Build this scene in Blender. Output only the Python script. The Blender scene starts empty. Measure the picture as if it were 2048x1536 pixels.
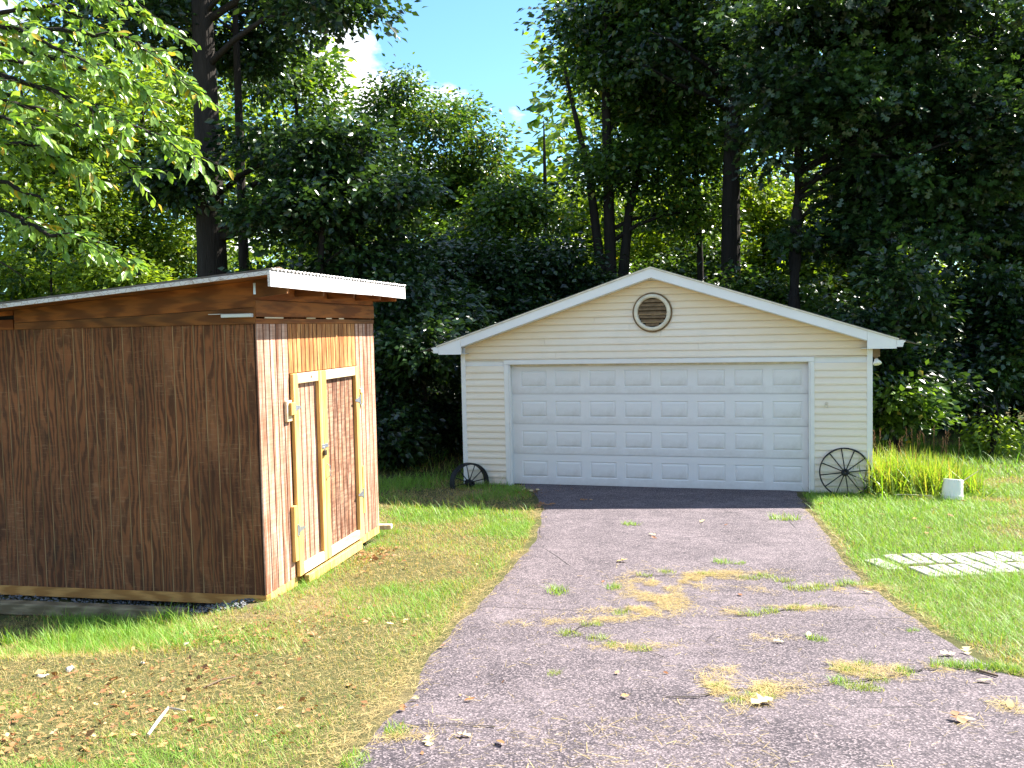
import bpy, math, random
import numpy as np
from mathutils import Vector, Matrix
R_ = math.radians
SC = bpy.context.scene
COL = SC.collection
rng = np.random.default_rng(7)
random.seed(7)

# ------------------------------------------------------------------ camera, sky, sun, exposure
CZ = 2.7328
FPX, PITCH, ROLL = 1866.1, .0604, .022
cam_d = bpy.data.cameras.new('camera')
cam_d.sensor_fit = 'HORIZONTAL'; cam_d.sensor_width = 36.0; cam_d.lens = 36.0 * FPX / 2048.0
cam_d.clip_start = .05; cam_d.clip_end = 2000
cam = bpy.data.objects.new('camera', cam_d); COL.objects.link(cam)
cam.matrix_world = (Matrix.Translation((0, 0, CZ)) @ Matrix.Rotation(math.pi / 2 - PITCH, 4, 'X')
                    @ Matrix.Rotation(-ROLL, 4, 'Z'))
SC.camera = cam

SUN = Vector((2.0, 1.0, 2.36)).normalized()
SUN_EL = math.asin(SUN.z); SUN_AZ = math.atan2(SUN.x, SUN.y)
W = bpy.data.worlds.new('World'); SC.world = W; W.use_nodes = True
wt = W.node_tree; wt.nodes.clear()
wo = wt.nodes.new('ShaderNodeOutputWorld'); wb = wt.nodes.new('ShaderNodeBackground')
sky = wt.nodes.new('ShaderNodeTexSky'); sky.sky_type = 'NISHITA'; sky.sun_disc = False
sky.sun_elevation = SUN_EL; sky.sun_rotation = SUN_AZ
sky.air_density = 1.0; sky.dust_density = .25; sky.ozone_density = 1.3
tcw = wt.nodes.new('ShaderNodeTexCoord')
cn = wt.nodes.new('ShaderNodeTexNoise'); cn.inputs['Scale'].default_value = 5.5
cn.inputs['Detail'].default_value = 7; cn.inputs['Roughness'].default_value = .55
mp = wt.nodes.new('ShaderNodeMapping'); mp.inputs['Scale'].default_value = (1, 1, 1.9); mp.inputs['Location'].default_value = (.55, .1, .35)
cr = wt.nodes.new('ShaderNodeValToRGB')
cr.color_ramp.elements[0].position = .53; cr.color_ramp.elements[0].color = (0, 0, 0, 1)
cr.color_ramp.elements[1].position = .64; cr.color_ramp.elements[1].color = (1, 1, 1, 1)
mx = wt.nodes.new('ShaderNodeMixRGB'); mx.inputs['Color2'].default_value = (9, 9, 9.3, 1)
L = wt.links.new
L(tcw.outputs['Generated'], mp.inputs['Vector']); L(mp.outputs[0], cn.inputs['Vector']); L(cn.outputs[0], cr.inputs[0])
tn = wt.nodes.new('ShaderNodeMixRGB'); tn.blend_type = 'MULTIPLY'; tn.inputs[0].default_value = 1; tn.inputs[2].default_value = (.62, .89, 1.02, 1)
L(sky.outputs[0], tn.inputs[1]); L(cr.outputs[0], mx.inputs['Fac']); L(tn.outputs[0], mx.inputs['Color1']); L(mx.outputs[0], wb.inputs['Color'])
wb.inputs['Strength'].default_value = .069
L(wb.outputs[0], wo.inputs['Surface'])
sd = bpy.data.lights.new('sun', 'SUN'); sd.energy = 5.0; sd.angle = R_(.5); sd.color = (1, .95, .87)
sun = bpy.data.objects.new('sun', sd); COL.objects.link(sun)
sun.rotation_euler = (-SUN).to_track_quat('-Z', 'Y').to_euler(); sun.location = (20, 10, 30)
SC.view_settings.view_transform = 'Standard'; SC.view_settings.look = 'None'
SC.view_settings.exposure = 2.1; SC.view_settings.gamma = 1.0; SC.view_settings.use_curve_mapping = False
SC.render.engine = 'CYCLES'
SC.cycles.max_bounces = 6; SC.cycles.diffuse_bounces = 3; SC.cycles.glossy_bounces = 2
SC.cycles.transmission_bounces = 5; SC.cycles.transparent_max_bounces = 8
SC.cycles.sample_clamp_indirect = 6.0
SC.cycles.use_denoising = True

# ------------------------------------------------------------------ node helper and materials
class NT:
    def __init__(s, name, rough=.7, spec=.3):
        m = bpy.data.materials.new(name); m.use_nodes = True
        s.m = m; s.t = m.node_tree; s.b = s.t.nodes['Principled BSDF']
        s.b.inputs['Roughness'].default_value = rough; s.b.inputs['Specular IOR Level'].default_value = spec
        s.out = s.t.nodes['Material Output']
        s.co = s.t.nodes.new('ShaderNodeTexCoord')
    def n(s, ty, **kw):
        nd = s.t.nodes.new(ty)
        for k, v in kw.items(): setattr(nd, k, v)
        return nd
    def set(s, sock, v):
        if isinstance(v, bpy.types.NodeSocket): s.t.links.new(v, sock)
        elif isinstance(v, (tuple, list)): sock.default_value = (tuple(v) + (1,))[:len(sock.default_value)]
        else: sock.default_value = v
    def obj(s, scale=(1, 1, 1), rot=(0, 0, 0), src='Object', rand=False):
        mpn = s.n('ShaderNodeMapping'); s.set(mpn.inputs['Vector'], s.co.outputs[src])
        mpn.inputs['Scale'].default_value = scale; mpn.inputs['Rotation'].default_value = rot
        if rand:
            oi = s.n('ShaderNodeObjectInfo'); cx = s.n('ShaderNodeCombineXYZ')
            mu = s.math('MULTIPLY', oi.outputs['Random'], 37.0)
            for i in range(3): s.set(cx.inputs[i], mu)
            s.set(mpn.inputs['Location'], cx.outputs[0])
        return mpn.outputs[0]
    def noise(s, vec, scale, detail=4, rough=.55, dist=0):
        nd = s.n('ShaderNodeTexNoise'); s.set(nd.inputs['Vector'], vec); nd.inputs['Scale'].default_value = scale
        nd.inputs['Detail'].default_value = detail; nd.inputs['Roughness'].default_value = rough
        nd.inputs['Distortion'].default_value = dist
        return nd.outputs[0]
    def vor(s, vec, scale, feat='F1', out='Distance'):
        nd = s.n('ShaderNodeTexVoronoi', feature=feat); s.set(nd.inputs['Vector'], vec); nd.inputs['Scale'].default_value = scale
        return nd.outputs[out]
    def wave(s, vec, scale, dist, dscale=1, det=3, dirn='X'):
        nd = s.n('ShaderNodeTexWave', bands_direction=dirn); s.set(nd.inputs['Vector'], vec); nd.inputs['Scale'].default_value = scale
        nd.inputs['Distortion'].default_value = dist; nd.inputs['Detail Scale'].default_value = dscale; nd.inputs['Detail'].default_value = det
        return nd.outputs['Fac']
    def ramp(s, fac, stops):
        nd = s.n('ShaderNodeValToRGB'); e = nd.color_ramp.elements
        while len(e) < len(stops): e.new(.5)
        for el, (p, c) in zip(e, stops):
            el.position = p; el.color = (c, c, c, 1) if isinstance(c, (int, float)) else tuple(c) + (1,)
        s.set(nd.inputs[0], fac); return nd.outputs[0]
    def mix(s, f, a, b, mode='MIX'):
        nd = s.n('ShaderNodeMixRGB', blend_type=mode); s.set(nd.inputs[0], f); s.set(nd.inputs[1], a); s.set(nd.inputs[2], b)
        return nd.outputs[0]
    def math(s, op, a, b=0.0, clamp=False):
        nd = s.n('ShaderNodeMath', operation=op, use_clamp=clamp); s.set(nd.inputs[0], a); s.set(nd.inputs[1], b); return nd.outputs[0]
    def attr(s, name):
        nd = s.n('ShaderNodeAttribute', attribute_name=name); return nd.outputs['Fac']
    def rnd(s):
        return s.n('ShaderNodeObjectInfo').outputs['Random']
    def bump(s, h, strength=.3, dist=.02):
        nd = s.n('ShaderNodeBump'); nd.inputs['Strength'].default_value = strength; nd.inputs['Distance'].default_value = dist
        s.set(nd.inputs['Height'], h); s.t.links.new(nd.outputs[0], s.b.inputs['Normal']); return nd.outputs[0]
    def col(s, c): s.set(s.b.inputs['Base Color'], c)
    def rough(s, c): s.set(s.b.inputs['Roughness'], c)

M = {}
def plain(name, c, rough=.6, metal=0, var=.25, sc=6.0, spec=.3, bump=.15):
    n = NT(name, rough, spec); v = n.obj()
    k = n.noise(v, sc, 6)
    n.col(n.mix(n.ramp(k, [(.3, 0), (.75, 1)]), tuple(x * (1 - var) for x in c), tuple(min(1, x * (1 + var * .6)) for x in c)))
    n.b.inputs['Metallic'].default_value = metal
    n.bump(n.noise(v, sc * 12, 4), bump, .005)
    M[name] = n.m; return n.m

def leaf_mat(name, dark, light, extra=None, trans=.42, rough=.42, spec=.5, warm=(1.25, 1.15, .45)):
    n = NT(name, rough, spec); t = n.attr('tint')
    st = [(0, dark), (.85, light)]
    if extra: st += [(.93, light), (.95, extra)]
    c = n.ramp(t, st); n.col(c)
    tr = n.n('ShaderNodeBsdfTranslucent'); n.set(tr.inputs['Color'], n.mix(1.0, c, warm, 'MULTIPLY'))
    ms = n.n('ShaderNodeMixShader'); ms.inputs[0].default_value = trans
    n.t.links.new(n.b.outputs[0], ms.inputs[1]); n.t.links.new(tr.outputs[0], ms.inputs[2]); n.t.links.new(ms.outputs[0], n.out.inputs[0])
    M[name] = n.m
leaf_mat('leaf_dark', (.005, .017, .009), (.050, .105, .024), trans=.38, rough=.28, spec=.7)  # shade of the wood is put into this darkened leaf colour
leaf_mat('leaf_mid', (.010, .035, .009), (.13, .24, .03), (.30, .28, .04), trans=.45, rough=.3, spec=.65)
leaf_mat('leaf_bright', (.025, .075, .010), (.26, .38, .03), (.35, .30, .04), trans=.5)  # sunlight is put into this brighter leaf colour, also on shaded trees
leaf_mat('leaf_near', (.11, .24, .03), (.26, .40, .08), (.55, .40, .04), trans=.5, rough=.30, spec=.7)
leaf_mat('grass_blade', (.46, .33, .14), (.135, .34, .026), trans=.4, rough=.5, spec=.35)
leaf_mat('straw', (.24, .16, .07), (.50, .39, .16), trans=.2, rough=.7, spec=.2, warm=(1, .95, .8))
leaf_mat('iris_blade', (.36, .33, .08), (.19, .38, .03), (.42, .30, .10), trans=.45, rough=.4)
leaf_mat('seed_stalk', (.16, .09, .05), (.34, .22, .11), trans=.1, rough=.8, spec=.1, warm=(1, 1, 1))
leaf_mat('dry_leaf', (.22, .09, .035), (.50, .30, .12), (.65, .52, .25), trans=.15, rough=.6, spec=.3, warm=(1, .9, .6))
# bark
n = NT('bark', .9, .1); v = n.obj((1, 1, .18)); h = n.vor(v, 22); k = n.noise(v, 9, 6)
n.col(n.mix(k, (.012, .010, .009), (.045, .038, .032))); n.bump(n.mix(.5, h, k), .8, .05); M['bark'] = n.m
# ground soil / thatch under the blades
n = NT('soil', .95, .1); v = n.obj()
a = n.noise(v, .55, 5, .6); b = n.noise(v, 14, 6, .7); c = n.noise(v, 90, 3, .7)
base = n.mix(n.ramp(b, [(.35, 0), (.7, 1)]), (.13, .09, .05), (.34, .26, .14))
gr = n.mix(b, (.055, .060, .020), (.13, .13, .05))
n.col(n.mix(n.ramp(c, [(.35, .65), (.65, 1)]), (.02, .015, .01), n.mix(n.ramp(a, [(.30, 0), (.50, 1)]), base, gr)))
n.bump(n.mix(.6, b, c), .7, .04); M['soil'] = n.m
# asphalt
n = NT('asphalt', .88, .25); v = n.obj()
big = n.noise(v, 1.3, 7, .68); mid = n.noise(v, 5.5, 6, .65); ag = n.vor(v, 105, out='Color'); agd = n.vor(v, 105)
sp = n.noise(v, 260, 2, .8)
c0 = n.mix(n.ramp(big, [(.35, 0), (.65, 1)]), (.048, .038, .045), (.140, .113, .122))
c0 = n.mix(n.ramp(mid, [(.3, .85), (.62, 0)]), c0, (.036, .030, .036))
st = n.n('ShaderNodeSeparateColor'); n.set(st.inputs[0], ag)
c0 = n.mix(n.ramp(st.outputs[0], [(.5, 0), (.95, .75)]), c0, (.29, .235, .24))
c0 = n.mix(n.ramp(st.outputs[1], [(.62, 0), (.95, .6)]), c0, (.022, .02, .022))
ck = n.n('ShaderNodeTexVoronoi', feature='DISTANCE_TO_EDGE'); wv = n.mix(.22, v, n.n('ShaderNodeTexNoise').outputs[1], 'ADD')
n.set(ck.inputs['Vector'], wv); ck.inputs['Scale'].default_value = .55
crk = n.ramp(ck.outputs['Distance'], [(.0, .75), (.008, 0)])
crk = n.math('MULTIPLY', crk, n.ramp(n.noise(v, .8, 3), [(.52, 0), (.6, 1)]))
n.col(n.mix(crk, c0, (.012, .011, .011)))
n.bump(n.mix(.5, n.math('SUBTRACT', agd, n.math('MULTIPLY', crk, 3.0)), sp), .9, .006); M['asphalt'] = n.m
# vinyl siding, with unwashed yellow-tan weathering along the rake (patchy stain)
n = NT('siding', .45, .35); v = n.obj()
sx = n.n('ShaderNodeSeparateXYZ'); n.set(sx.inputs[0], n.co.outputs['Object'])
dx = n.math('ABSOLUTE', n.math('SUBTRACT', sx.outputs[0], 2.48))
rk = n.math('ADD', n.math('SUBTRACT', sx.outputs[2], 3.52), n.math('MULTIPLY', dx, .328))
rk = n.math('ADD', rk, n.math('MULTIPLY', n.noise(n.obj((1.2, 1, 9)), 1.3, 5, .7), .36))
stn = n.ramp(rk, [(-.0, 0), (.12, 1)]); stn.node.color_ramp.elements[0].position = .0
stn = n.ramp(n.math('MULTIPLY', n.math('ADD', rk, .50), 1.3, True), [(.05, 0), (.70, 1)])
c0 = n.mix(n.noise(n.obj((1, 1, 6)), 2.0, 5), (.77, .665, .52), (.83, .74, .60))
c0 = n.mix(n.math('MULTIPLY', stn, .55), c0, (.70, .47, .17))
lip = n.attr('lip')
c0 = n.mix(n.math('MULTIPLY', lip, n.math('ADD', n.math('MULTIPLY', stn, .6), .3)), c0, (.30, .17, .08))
c0 = n.mix(n.ramp(n.noise(n.obj((1, 1, 1)), 1.1, 6, .7), [(.55, 0), (.8, .22)]), c0, (.42, .36, .26))
gm = n.ramp(n.math('ADD', n.math('MULTIPLY', sx.outputs[2], -1.6), n.noise(v, 4, 6, .75)), [(.15, 0), (.55, .6)])
c0 = n.mix(gm, c0, (.36, .29, .19))
n.col(c0); n.bump(n.noise(n.obj((.8, 1, 14)), 1.6, 3), .35, .02); M['siding'] = n.m
plain('white_trim', (.77, .75, .70), .45, var=.06, sc=3)
plain('fascia_metal', (.80, .785, .75), .4, var=.05, sc=2, bump=.05)
n = NT('door_white', .42, .35); v = n.obj()
c0 = n.mix(n.noise(v, 1.3, 5), (.70, .69, .67), (.765, .75, .72))
sx = n.n('ShaderNodeSeparateXYZ'); n.set(sx.inputs[0], n.co.outputs['Object'])
drt = n.ramp(n.math('ADD', n.math('MULTIPLY', sx.outputs[2], -2.2), n.noise(v, 5, 6, .7)), [(.15, 0), (.75, .5)])
n.col(n.mix(drt, c0, (.40, .36, .30))); n.bump(n.noise(n.obj((60, 60, 3)), 6, 3), .06, .002); M['door_white'] = n.m
plain('aged_cream', (.70, .63, .48), .5, var=.25, sc=9)
plain('vent_wood', (.22, .14, .07), .8, var=.4, sc=14)
plain('dark_void', (.012, .010, .008), .9)
plain('shingle', (.12, .11, .10), .95, var=.4, sc=40, bump=.6)
plain('black_iron', (.018, .018, .020), .55, .3, var=.4, sc=20, bump=.4)
plain('steel', (.60, .62, .66), .32, .85, var=.2, sc=20, bump=.1)
plain('brass_dark', (.10, .075, .05), .5, .6)
plain('bulb_glass', (.80, .78, .72), .25, var=.05)
plain('bucket_plastic', (.86, .82, .75), .4, var=.06, sc=4, bump=.05)
plain('concrete', (.31, .30, .27), .9, var=.35, sc=14, bump=.5)
plain('pale_stone', (.45, .41, .35), .9, var=.2, sc=20, bump=.5)
plain('gravel_stone', (.20, .20, .21), .9, var=.5, sc=8, bump=.5)
plain('grey_stick', (.52, .45, .36), .85, var=.25, sc=30, bump=.5)
plain('brown_stick', (.16, .11, .07), .9, var=.3, sc=30, bump=.5)
# woods
def wood(name, c1, c2, c3, scale=(1, 1, 1), grain=9, rough=.8, streak=.6, patch=None, cut=None, bump=.35, pv_=.3, cutk=.55):
    n = NT(name, rough, .25); v = n.obj(scale, rand=True)
    w = n.wave(v, grain, 11, 1.1, 4); k = n.noise(v, 26, 6, .65); big = n.noise(v, 1.7, 5, .65)
    c0 = n.mix(n.ramp(w, [(.15, 0), (.85, 1)]), c1, c2)
    c0 = n.mix(n.math('MULTIPLY', n.ramp(k, [(.45, 0), (.72, 1)]), streak), c0, c3)
    if patch: c0 = n.mix(n.ramp(big, [(.45, 0), (.68, .75)]), c0, patch)
    hh = n.mix(.5, w, k)
    ck = cutk
    if cut:                                        # circular-saw marks across the grain
        s2 = n.noise(n.obj(cut, rand=True), 10, 4, .7)
        c0 = n.mix(n.ramp(s2, [(.42, ck), (.60, 0)]), c0, tuple(x * .45 for x in c1)); hh = n.mix(.5, hh, s2)
    rv = n.math('ADD', n.math('MULTIPLY', n.rnd(), pv_), 1 - pv_ * .5); cc = n.n('ShaderNodeCombineColor')
    for i in range(3): n.set(cc.inputs[i], rv)
    n.col(n.mix(1.0, c0, cc.outputs[0], 'MULTIPLY')); n.bump(hh, bump, .006); M[name] = n.m
n = NT('ply_side', .8, .25); gpn = n.n('ShaderNodeNewGeometry')
def wmap(scale, loc=(0, 0, 0)):
    m1 = n.n('ShaderNodeMapping'); n.set(m1.inputs['Vector'], gpn.outputs['Position']); m1.inputs['Rotation'].default_value = (0, 0, .2043)
    m2 = n.n('ShaderNodeMapping'); n.set(m2.inputs['Vector'], m1.outputs[0]); m2.inputs['Scale'].default_value = scale; m2.inputs['Location'].default_value = loc
    return m2.outputs[0]
big = n.noise(wmap((1, 1, .55)), 1.5, 6, .65); w = n.wave(wmap((1, 1, .22)), 6.0, 22, .7, 4); fine = n.noise(wmap((1, 1, .05)), 42, 5, .7); saw = n.noise(wmap((.10, .10, 1)), 60, 4, .75); mid = n.noise(wmap((1, 1, .35)), 4.5, 6, .7)
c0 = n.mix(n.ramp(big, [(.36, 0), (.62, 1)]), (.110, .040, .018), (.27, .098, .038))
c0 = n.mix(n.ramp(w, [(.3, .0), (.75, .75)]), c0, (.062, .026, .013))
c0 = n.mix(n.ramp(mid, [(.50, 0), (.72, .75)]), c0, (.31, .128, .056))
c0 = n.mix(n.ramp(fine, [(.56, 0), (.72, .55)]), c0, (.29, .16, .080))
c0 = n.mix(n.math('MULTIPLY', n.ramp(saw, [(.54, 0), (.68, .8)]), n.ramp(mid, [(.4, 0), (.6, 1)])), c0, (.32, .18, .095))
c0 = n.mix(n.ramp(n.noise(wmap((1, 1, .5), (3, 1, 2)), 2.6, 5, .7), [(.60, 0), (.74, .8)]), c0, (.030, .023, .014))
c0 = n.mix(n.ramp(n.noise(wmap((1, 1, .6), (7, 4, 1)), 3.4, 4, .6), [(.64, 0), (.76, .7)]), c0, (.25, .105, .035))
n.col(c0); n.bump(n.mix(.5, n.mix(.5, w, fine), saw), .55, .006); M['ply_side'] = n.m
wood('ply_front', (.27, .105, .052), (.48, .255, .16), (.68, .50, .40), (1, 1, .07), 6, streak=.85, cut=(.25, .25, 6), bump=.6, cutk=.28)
wood('ply_front_orange', (.36, .125, .035), (.56, .25, .08), (.70, .42, .20), (1, 1, .10), 8, streak=.5, cut=(2.5, 2.5, .5))
wood('ply_rough', (.17, .068, .036), (.34, .165, .09), (.60, .42, .30), (1, 1, .14), 7, streak=.7, cut=(.2, .2, 3.4), bump=1.0, cutk=.5)
wood('pine', (.48, .27, .07), (.66, .42, .13), (.74, .56, .26), (1, 1, .12), 5, streak=.4)
wood('pine_worn', (.54, .40, .22), (.68, .55, .36), (.74, .66, .52), (1, .12, 1), 5, streak=.5)
wood('board_brown', (.19, .056, .014), (.36, .12, .028), (.13, .055, .022), (.12, .12, 1), 6, streak=.6, patch=(.075, .05, .022))
wood('skid', (.34, .15, .04), (.50, .25, .075), (.22, .11, .04), (.14, .14, 1), 6)
wood('timber_grey', (.15, .11, .06), (.26, .20, .12), (.10, .075, .045), (.15, .6, 1), 7)
wood('groove_wood', (.22, .12, .055), (.40, .24, .12), (.08, .04, .02), (1, 1, .1), 6)
wood('groove_dark', (.06, .028, .018), (.09, .045, .03), (.05, .025, .02), (1, 1, .1), 6)
n = NT('old_white_paint', .75, .2); v = n.obj((1, .3, 1)); k = n.noise(v, 14, 6, .7)
cr1 = n.vor(n.obj((1, .5, 1.6)), 16, 'DISTANCE_TO_EDGE')
c0 = n.mix(n.ramp(k, [(.5, 0), (.75, .7)]), (.70, .66, .65), (.46, .33, .30))
n.col(n.mix(n.ramp(cr1, [(0, .8), (.05, 0)]), c0, (.25, .17, .13))); n.bump(n.mix(.5, k, cr1), .5, .006); M['old_white_paint'] = n.m
n = NT('roof_metal', .45, .4); n.b.inputs['Metallic'].default_value = .5; v = n.obj()
n.col(n.mix(n.noise(v, 3, 6, .7), (.55, .53, .50), (.72, .70, .68))); M['roof_metal'] = n.m

# ------------------------------------------------------------------ helpers
def tag(o, label=None, cat=None, group=None, kind=None):
    if label: o['label'] = label
    if cat: o['category'] = cat
    if group: o['group'] = group
    if kind: o['kind'] = kind
    return o
def empty(name, loc, rz=0, label=None, cat=None, group=None):
    o = bpy.data.objects.new(name, None); COL.objects.link(o); o.location = loc; o.rotation_euler = (0, 0, rz)
    return tag(o, label, cat, group)
class MB:
    def __init__(s): s.v = []; s.f = []
    def add(s, vs, fs):
        b = len(s.v); s.v += [tuple(x) for x in vs]; s.f += [tuple(i + b for i in f) for f in fs]; return s
    def box(s, x0, x1, y0, y1, z0, z1):
        return s.add([(x0, y0, z0), (x1, y0, z0), (x1, y1, z0), (x0, y1, z0), (x0, y0, z1), (x1, y0, z1), (x1, y1, z1), (x0, y1, z1)],
                     [(0, 3, 2, 1), (4, 5, 6, 7), (0, 1, 5, 4), (1, 2, 6, 5), (2, 3, 7, 6), (3, 0, 4, 7)])
    def cbox(s, x0, x1, y0, y1, z0, z1, c=.004):
        """box with chamfered edges"""
        c = min(c, (x1 - x0) * .3, (y1 - y0) * .3, (z1 - z0) * .3); vs = []; idx = {}
        X = (x0, x1); Y = (y0, y1); Z = (z0, z1)
        for i in (0, 1):
            for j in (0, 1):
                for k in (0, 1):
                    sx, sy, sz = (c if i == 0 else -c), (c if j == 0 else -c), (c if k == 0 else -c)
                    for a, p in enumerate(((X[i], Y[j] + sy, Z[k] + sz), (X[i] + sx, Y[j], Z[k] + sz), (X[i] + sx, Y[j] + sy, Z[k]))):
                        idx[i, j, k, a] = len(vs); vs.append(p)
        q = lambda *k: tuple(idx[t] for t in k)
        fs = []
        for i in (0, 1):
            fs.append(q((i, 0, 0, 0), (i, 1, 0, 0), (i, 1, 1, 0), (i, 0, 1, 0)))
            fs.append(q((0, i, 0, 1), (1, i, 0, 1), (1, i, 1, 1), (0, i, 1, 1)))
            fs.append(q((0, 0, i, 2), (1, 0, i, 2), (1, 1, i, 2), (0, 1, i, 2)))
            for j in (0, 1):
                fs.append(q((i, j, 0, 0), (i, j, 1, 0), (i, j, 1, 1), (i, j, 0, 1)))
                fs.append(q((i, 0, j, 0), (i, 1, j, 0), (i, 1, j, 2), (i, 0, j, 2)))
                fs.append(q((0, i, j, 1), (1, i, j, 1), (1, i, j, 2), (0, i, j, 2)))
                for k in (0, 1): fs.append(q((i, j, k, 0), (i, j, k, 1), (i, j, k, 2)))
        return s.add(vs, fs)
    def prism(s, poly, axis, a, b):
        """poly of 2-D points extruded along axis ('x','y','z') from a to b"""
        def P(p, t): return {'x': (t, p[0], p[1]), 'y': (p[0], t, p[1]), 'z': (p[0], p[1], t)}[axis]
        k = len(poly)
        return s.add([P(p, a) for p in poly] + [P(p, b) for p in poly],
                     [tuple(range(k))[::-1], tuple(range(k, 2 * k))] + [(i, (i + 1) % k, k + (i + 1) % k, k + i) for i in range(k)])
    def tube(s, pts, rad, sides=8, cap=True):
        pts = [Vector(p) for p in pts]; N = len(pts); rings = []
        up = Vector((0, 0, 1))
        for i, p in enumerate(pts):
            d = (pts[min(i + 1, N - 1)] - pts[max(i - 1, 0)]).normalized()
            a = d.cross(up)
            if a.length < .05: a = d.cross(Vector((0, 1, 0)))
            a.normalize(); b = d.cross(a)
            r = rad[i] if hasattr(rad, '__len__') else rad
            rings.append([p + (a * math.cos(t) + b * math.sin(t)) * r for t in [2 * math.pi * k / sides for k in range(sides)]])
        vs = [q for rg in rings for q in rg]; fs = []
        for i in range(N - 1):
            for k in range(sides):
                k2 = (k + 1) % sides
                fs.append((i * sides + k, i * sides + k2, (i + 1) * sides + k2, (i + 1) * sides + k))
        if cap: fs += [tuple(range(sides))[::-1], tuple((N - 1) * sides + k for k in range(sides))]
        return s.add(vs, fs)
    def lathe(s, prof, seg=24, cx=0, cy=0):
        """prof: list of (r, z) closed on itself when first==last"""
        vs = []; fs = []; k = len(prof)
        for i in range(seg):
            t = 2 * math.pi * i / seg
            for r, z in prof: vs.append((cx + r * math.cos(t), cy + r * math.sin(t), z))
        for i in range(seg):
            j = (i + 1) % seg
            for q in range(k - 1): fs.append((i * k + q, j * k + q, j * k + q + 1, i * k + q + 1))
        return s.add(vs, fs)
    def xf(s, m):
        s.v = [tuple(m @ Vector(p)) for p in s.v]; return s
    def mesh(s, name):
        me = bpy.data.meshes.new(name); me.from_pydata(s.v, [], s.f); me.update(); me.validate()
        import bmesh
        bm = bmesh.new(); bm.from_mesh(me); bmesh.ops.recalc_face_normals(bm, faces=bm.faces); bm.to_mesh(me); bm.free()
        return me
    def build(s, name, mat, parent=None, smooth=False):
        me = s.mesh(name); me.materials.append(M[mat])
        if smooth: me.polygons.foreach_set('use_smooth', [True] * len(me.polygons))
        return link(name, me, parent)
def link(name, me, parent=None, loc=None, rot=None, scale=None):
    o = bpy.data.objects.new(name, me); COL.objects.link(o)
    if parent: o.parent = parent
    if loc is not None: o.location = loc
    if rot is not None: o.rotation_euler = rot
    if scale is not None: o.scale = scale
    return o
def box(name, mat, parent, *d, c=.004): return MB().cbox(*d, c=c).build(name, mat, parent)
def npmesh(name, V, F, mat, tint=None, smooth=False, attr='tint'):
    """V (n,3), F (m,k) arrays -> mesh"""
    me = bpy.data.meshes.new(name); V = np.ascontiguousarray(V, np.float32); F = np.ascontiguousarray(F, np.int32)
    me.vertices.add(len(V)); me.vertices.foreach_set('co', V.ravel())
    k = F.shape[1]; me.loops.add(F.size); me.loops.foreach_set('vertex_index', F.ravel())
    me.polygons.add(len(F)); me.polygons.foreach_set('loop_start', np.arange(0, F.size, k, dtype=np.int32))
    if tint is not None:
        at = me.attributes.new(attr, 'FLOAT', 'POINT'); at.data.foreach_set('value', np.ascontiguousarray(tint, np.float32))
    me.update(calc_edges=True)
    if smooth: me.polygons.foreach_set('use_smooth', np.ones(len(F), bool))
    me.materials.append(M[mat]); return me
def vnoise(x, y, seed=0):
    x = np.asarray(x, float); y = np.asarray(y, float)
    xi = np.floor(x).astype(np.int64); yi = np.floor(y).astype(np.int64); fx = x - xi; fy = y - yi
    def h(a, b):
        v = (a * 374761393 + b * 668265263 + seed * 1442695041) & 0x7fffffff
        v = (v ^ (v >> 13)) * 1274126177 & 0x7fffffff
        return ((v ^ (v >> 16)) & 0xffff) / 65535.0
    sx = fx * fx * (3 - 2 * fx); sy = fy * fy * (3 - 2 * fy)
    return (h(xi, yi) * (1 - sx) + h(xi + 1, yi) * sx) * (1 - sy) + (h(xi, yi + 1) * (1 - sx) + h(xi + 1, yi + 1) * sx) * sy
def fbm(x, y, seed=0, o=4):
    s = 0; a = .5; t = 0
    for i in range(o): s = s + a * vnoise(x * 2 ** i, y * 2 ** i, seed + i); t += a; a *= .5
    return s / t

# ------------------------------------------------------------------ terrain
KY = [-40, -10, 0, 3.5, 8.3, 11, 13, 15, 60]
KZ = [4.6, 2.1, 1.15, .80, .29, .2, .08, 0, 0]
def gz(x, y):
    x = np.asarray(x, float); y = np.asarray(y, float)
    z = sum(np.interp(y + d, KY, KZ) for d in (-1, -.5, 0, .5, 1)) / 5
    d = np.clip((-2.45 - x) / .5, 0, 1) * np.clip((y - 6.4) / .7, 0, 1) * np.clip((8.9 - y) / .4, 0, 1)
    z = z - .10 * d
    z = z + .025 * (fbm(x * .7, y * .7, 3) - .5) * np.clip((abs(x - 1.6) - 1.5) / 2, 0, 1)
    return z
def gz1(x, y): return float(gz(np.array([x]), np.array([y]))[0])
DL = np.array([(-6, -1.7), (0, -1.4), (3, -1.05), (4.19, -.9), (4.79, -.80), (5.23, -.71), (6.28, -.66), (7.32, -.537), (9.22, -.162), (11.04, .174), (13.6, .33), (15.2, .25), (16.2, .0)])
DR = np.array([(-6, 9.), (0, 8.), (3, 5.4), (4.4, 3.7), (5.46, 3.02), (5.82, 3.0), (6.68, 3.08), (8, 3.25), (9.55, 3.467), (11.64, 3.91), (14.42, 4.5), (14.8, 4.6), (16.2, 4.6)])
def dl(y): return np.interp(y, DL[:, 0], DL[:, 1]) + .09 * (fbm(np.asarray(y) * 3.1, np.asarray(y) * 0 + 1.3, 5) - .5)
def dr(y): return np.interp(y, DR[:, 0], DR[:, 1]) + .12 * (fbm(np.asarray(y) * 2.7, np.asarray(y) * 0 + 7.3, 9) - .5)
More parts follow.
